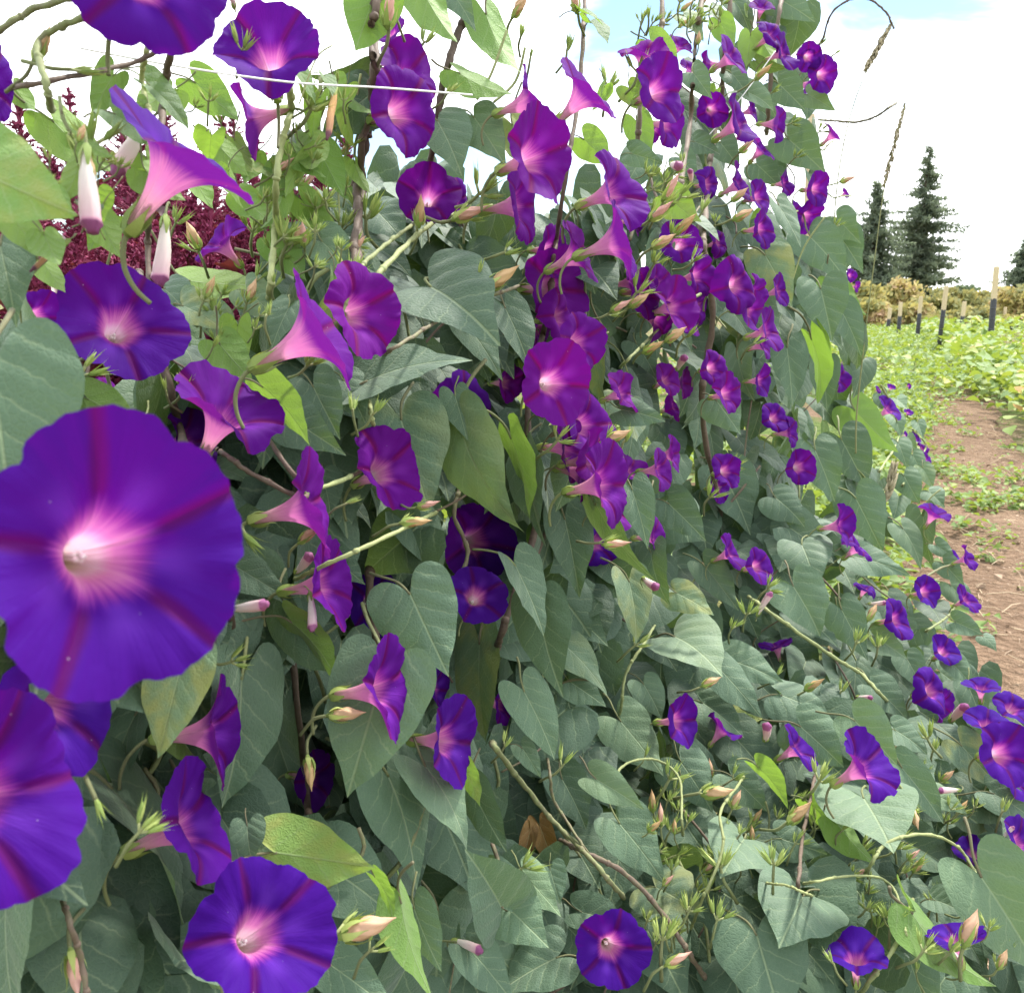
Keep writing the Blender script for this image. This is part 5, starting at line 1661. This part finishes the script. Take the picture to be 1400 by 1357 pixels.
def bush(px, top, wpx, Z, m, tone, label, seed, cat='bush', name='autumn_bush'):
    r = random.Random(seed)
    tp = P(px, top, Z)
    H, Wd = tp.z, wpx * Z / F / 2
    root = bpy.data.objects.new(name, None); COL.objects.link(root); root.location = (tp.x, tp.y, 0); root.empty_display_size = 1
    b = MB()
    for k in range(5):
        a = r.uniform(0, 6.28)
        e = Vector((math.cos(a) * Wd * .6, math.sin(a) * Wd * .6, H * r.uniform(.6, .95)))
        b.tube(spline([(0, 0, 0), e * .4 + Vector((0, 0, H * .12)), e], 4), [.05 - .0045 * i for i in range(9)], 5, .4)
    link('trunk', b.build('trunk', M['bark']), root)
    V, Fc, A = [], [], []
    lobes = [(Vector((r.uniform(-.75, .75) * Wd, r.uniform(-.75, .75) * Wd, H * r.uniform(.30, .82))), r.uniform(.25, .5) * Wd, r.gauss(0, .16)) for _ in range(16)]
    lobes.append((Vector((0, 0, H * .86)), .25 * Wd, 0))
    for c, rad, dt in lobes:
        for k in range(120):
            d = Vector((r.gauss(0, 1), r.gauss(0, 1), r.gauss(0, .8))); d *= rad * .5
            p = c + d
            if p.z > H: p.z = H - r.random() * .2
            s = r.uniform(.10, .22) * (Z / 50) ** .5
            x = Vector((r.uniform(-1, 1), r.uniform(-1, 1), r.uniform(-1, 1))).normalized() * s
            y = x.orthogonal().normalized() * s * .6
            i0 = len(V)
            V += [p - x, p + y, p + x, p - y]
            Fc.append([i0, i0 + 1, i0 + 2, i0 + 3]); A += [min(1, max(0, tone + dt + r.gauss(0, .14)))] * 4
    link('crown', mesh('crown', V, Fc, m, False, None, {'tone': A}), root)
    tag(root, label, cat, 'bushes along the far edge of the field')


BU = [(1178, 392, 60, 46, .62, 'golden bush at the vine edge under the darker conifer'), (1206, 386, 56, 50, .70, 'orange-brown bush under the darker conifer'), (1232, 382, 58, 48, .85, 'russet bush between the two conifers'), (1258, 392, 50, 45, .68, 'yellow bush before the tall conifer trunk'),
      (1285, 398, 46, 43, .25, 'olive bush right of the tall conifer'), (1304, 400, 50, 47, .35, 'green-gold bush beside the second tallest stake'), (1326, 396, 44, 50, .45, 'bush before the far round tree'), (1350, 400, 48, 52, .72, 'tan bush left of the tallest stake'), (1378, 388, 56, 50, .88, 'reddish bush behind the tallest stake'),
      (1402, 384, 60, 46, .75, 'ochre bush at the photo edge'), (1190, 414, 50, 38, .55, 'low yellow bush beside the tall grass stalk'), (1222, 412, 50, 40, .62, 'low golden bush beneath the russet one'), (1250, 416, 44, 39, .5, 'low olive-gold bush around the dark-sleeved stake'), (1276, 420, 44, 38, .3, 'low green bush left of the second tallest stake'),
      (1308, 422, 44, 39, .3, 'low green bush around the middle stake'), (1340, 424, 44, 40, .45, 'low yellow-green bush left of the tallest stake'), (1388, 424, 60, 40, .6, 'low tan bush right of the tallest stake')]
for i, (px, t, w, Z, tone, lab) in enumerate(BU): bush(px, t + (i * 37 % 23) - 8, w, Z, M['autumn'], tone * .62, lab, 700 + i)
bush(1316, 388, 34, 78, M['tree_green'], .6, 'small round grey-green tree far behind the bushes', 801, 'tree', 'round_tree')
bush(1293, 398, 30, 80, M['tree_green'], .35, 'low dark tree at the foot of the tall conifer', 802, 'tree', 'round_tree')
bush(1160, 395, 90, 70, M['tree_green'], .4, 'green tree behind the vine edge below the darker conifer', 803, 'tree', 'round_tree')

# ------------------------------------------------------------------ light
w = bpy.data.worlds.new('World'); S.world = w; w.use_nodes = True
nt = w.node_tree; nt.nodes.clear(); g = G(nt)
sky = g.n('ShaderNodeTexSky')
sky.sky_type = 'NISHITA'; sky.sun_disc = False
sky.sun_elevation = SUN_EL; sky.sun_rotation = SUN_AZ
sky.air_density = 1.0; sky.dust_density = 0.0; sky.ozone_density = 1.0
dirv = g.n('ShaderNodeTexCoord').outputs['Generated']
mp = g.n('ShaderNodeMapping', None, Vector=dirv, Location=(1.33, .2, .6), Scale=(1.0, 1.0, 2.6)).outputs[0]
cl = g.noise(mp, 2.6, 6.0, 0.55, .3)
cover = g.step(cl, 0.40, 0.56)
cloud = g.ramp(g.noise(mp, 4.0, 5.0, .6), [(.3, (10.5, 10.8, 11.4)), (.7, (16, 16, 16.2))])
col = g.mix(cover, sky.outputs[0], cloud)
bg = g.n('ShaderNodeBackground', None, Color=col, Strength=0.068)
out = g.n('ShaderNodeOutputWorld')
nt.links.new(bg.outputs[0], out.inputs[0])
sl = bpy.data.lights.new('sun', 'SUN'); sl.energy = 2.2; sl.angle = R(7); sl.color = (1, .95, .87)
so = link('sun', sl)
sd = Vector((math.sin(SUN_AZ) * math.cos(SUN_EL), math.cos(SUN_AZ) * math.cos(SUN_EL), math.sin(SUN_EL)))
so.rotation_euler = sd.to_track_quat('Z', 'Y').to_euler()
so.location = (0, 0, 10)

S.view_settings.view_transform = 'Standard'
S.view_settings.look = 'None'
S.view_settings.exposure = 1.8
S.view_settings.gamma = 1
S.view_settings.use_curve_mapping = False
S.render.film_transparent = False
S.cycles.use_denoising = True
S.cycles.max_bounces = 8
S.cycles.transmission_bounces = 6
# ------------------------------------------------------------------ labels: every thing is told by its look and by the landmark next to it
LM = [(x, y, ref) for (_, x, y, look, kind, ref) in ITEMS if ref]
LM += [(1098, 1260, 'the perfect heart leaf'), (588, 870, 'the large hanging heart leaf'), (650, 420, 'the broad dark leaf at mid wall'), (668, 980, 'the long puckered leaf'), (448, 1178, 'the bright leaf by the corner bloom'),
       (1125, 430, 'the pale heart leaf at the wall edge'), (1108, 775, 'the hanging heart leaf'), (740, 1140, 'the dead leaf in the hollow'), (60, 615, 'the large smooth leaf at the photo edge'), (1265, 1145, 'the arching yellow-green stem'),
       (955, 905, 'the large round leaf'), (225, 1200, 'the long twisted leaf'), (870, 1030, 'the pale heart leaf over the hollow'), (1195, 720, 'the drooping grass ear'), (980, 1180, 'the wide heart leaf'),(700,30,'the open sky gap'),(1060,130,'the stems under the sky edge')]
GR = {'flower': ('flower', 'open morning glory flowers'), 'leaf': ('leaf', 'heart-shaped leaves of the vine'), 'bud': ('flower bud', 'buds of the vine'), 'closed': ('flower', 'closed flowers of the vine'), 'stalk': ('stalk', 'thin flower stalks')}
bucket = {}
for it in ITEMS:
    o, x, y, look, kind, ref = it
    best = None
    for lx, ly, lr in LM:
        if lr == ref: continue
        d = math.hypot(lx - x, ly - y)
        if best is None or d < best[0]: best = (d, lx, ly, lr)
    d, lx, ly, lr = best
    dx, dy = x - lx, y - ly
    rel = ('above' if dy < 0 else 'below') if abs(dy) > abs(dx) else ('pathward of' if dx > 0 else 'behind' if False else 'on the near side of')
    if rel == 'pathward of': rel = 'on the path side of'
    if d < 14: rel = 'touching'
    if ref:
        o['label'] = ref[4:] + ', ' + look.split(' ')[1] + ' and ' + look.split(' ')[-2]
        o['category'], o['group'] = GR[kind]
        continue
    bucket.setdefault((look, rel, lr), []).append((d, o, kind))
ORD = ['nearest to it', 'second from it', 'third from it', 'fourth from it', 'fifth from it', 'sixth from it', 'seventh from it', 'eighth from it', 'ninth from it', 'tenth from it', 'farthest from it']
for (look, rel, lr), L in bucket.items():
    L.sort(key=lambda q: q[0])
    for i, (d, o, kind) in enumerate(L):
        s = f'{look} {rel} {lr}'
        if len(L) > 1: s += ', ' + ORD[min(i, 10)]
        ws_ = s.split()
        if len(ws_) > 16:
            s = s.replace('on the path side of', 'pathward of').replace('on the near side of', 'before')
        if len(s.split()) > 16: s = s.replace('spiky yellow-green bud cluster', 'spiky bud cluster').replace('small green bud cluster', 'small bud cluster').replace('half-hidden ', '').replace('small young leaf', 'young leaf').replace('on the path side of', 'pathward of').replace('on the near side of', 'before').replace('thin green flower stalk', 'thin stalk')
        o['label'] = s
        o['category'], o['group'] = GR[kind]
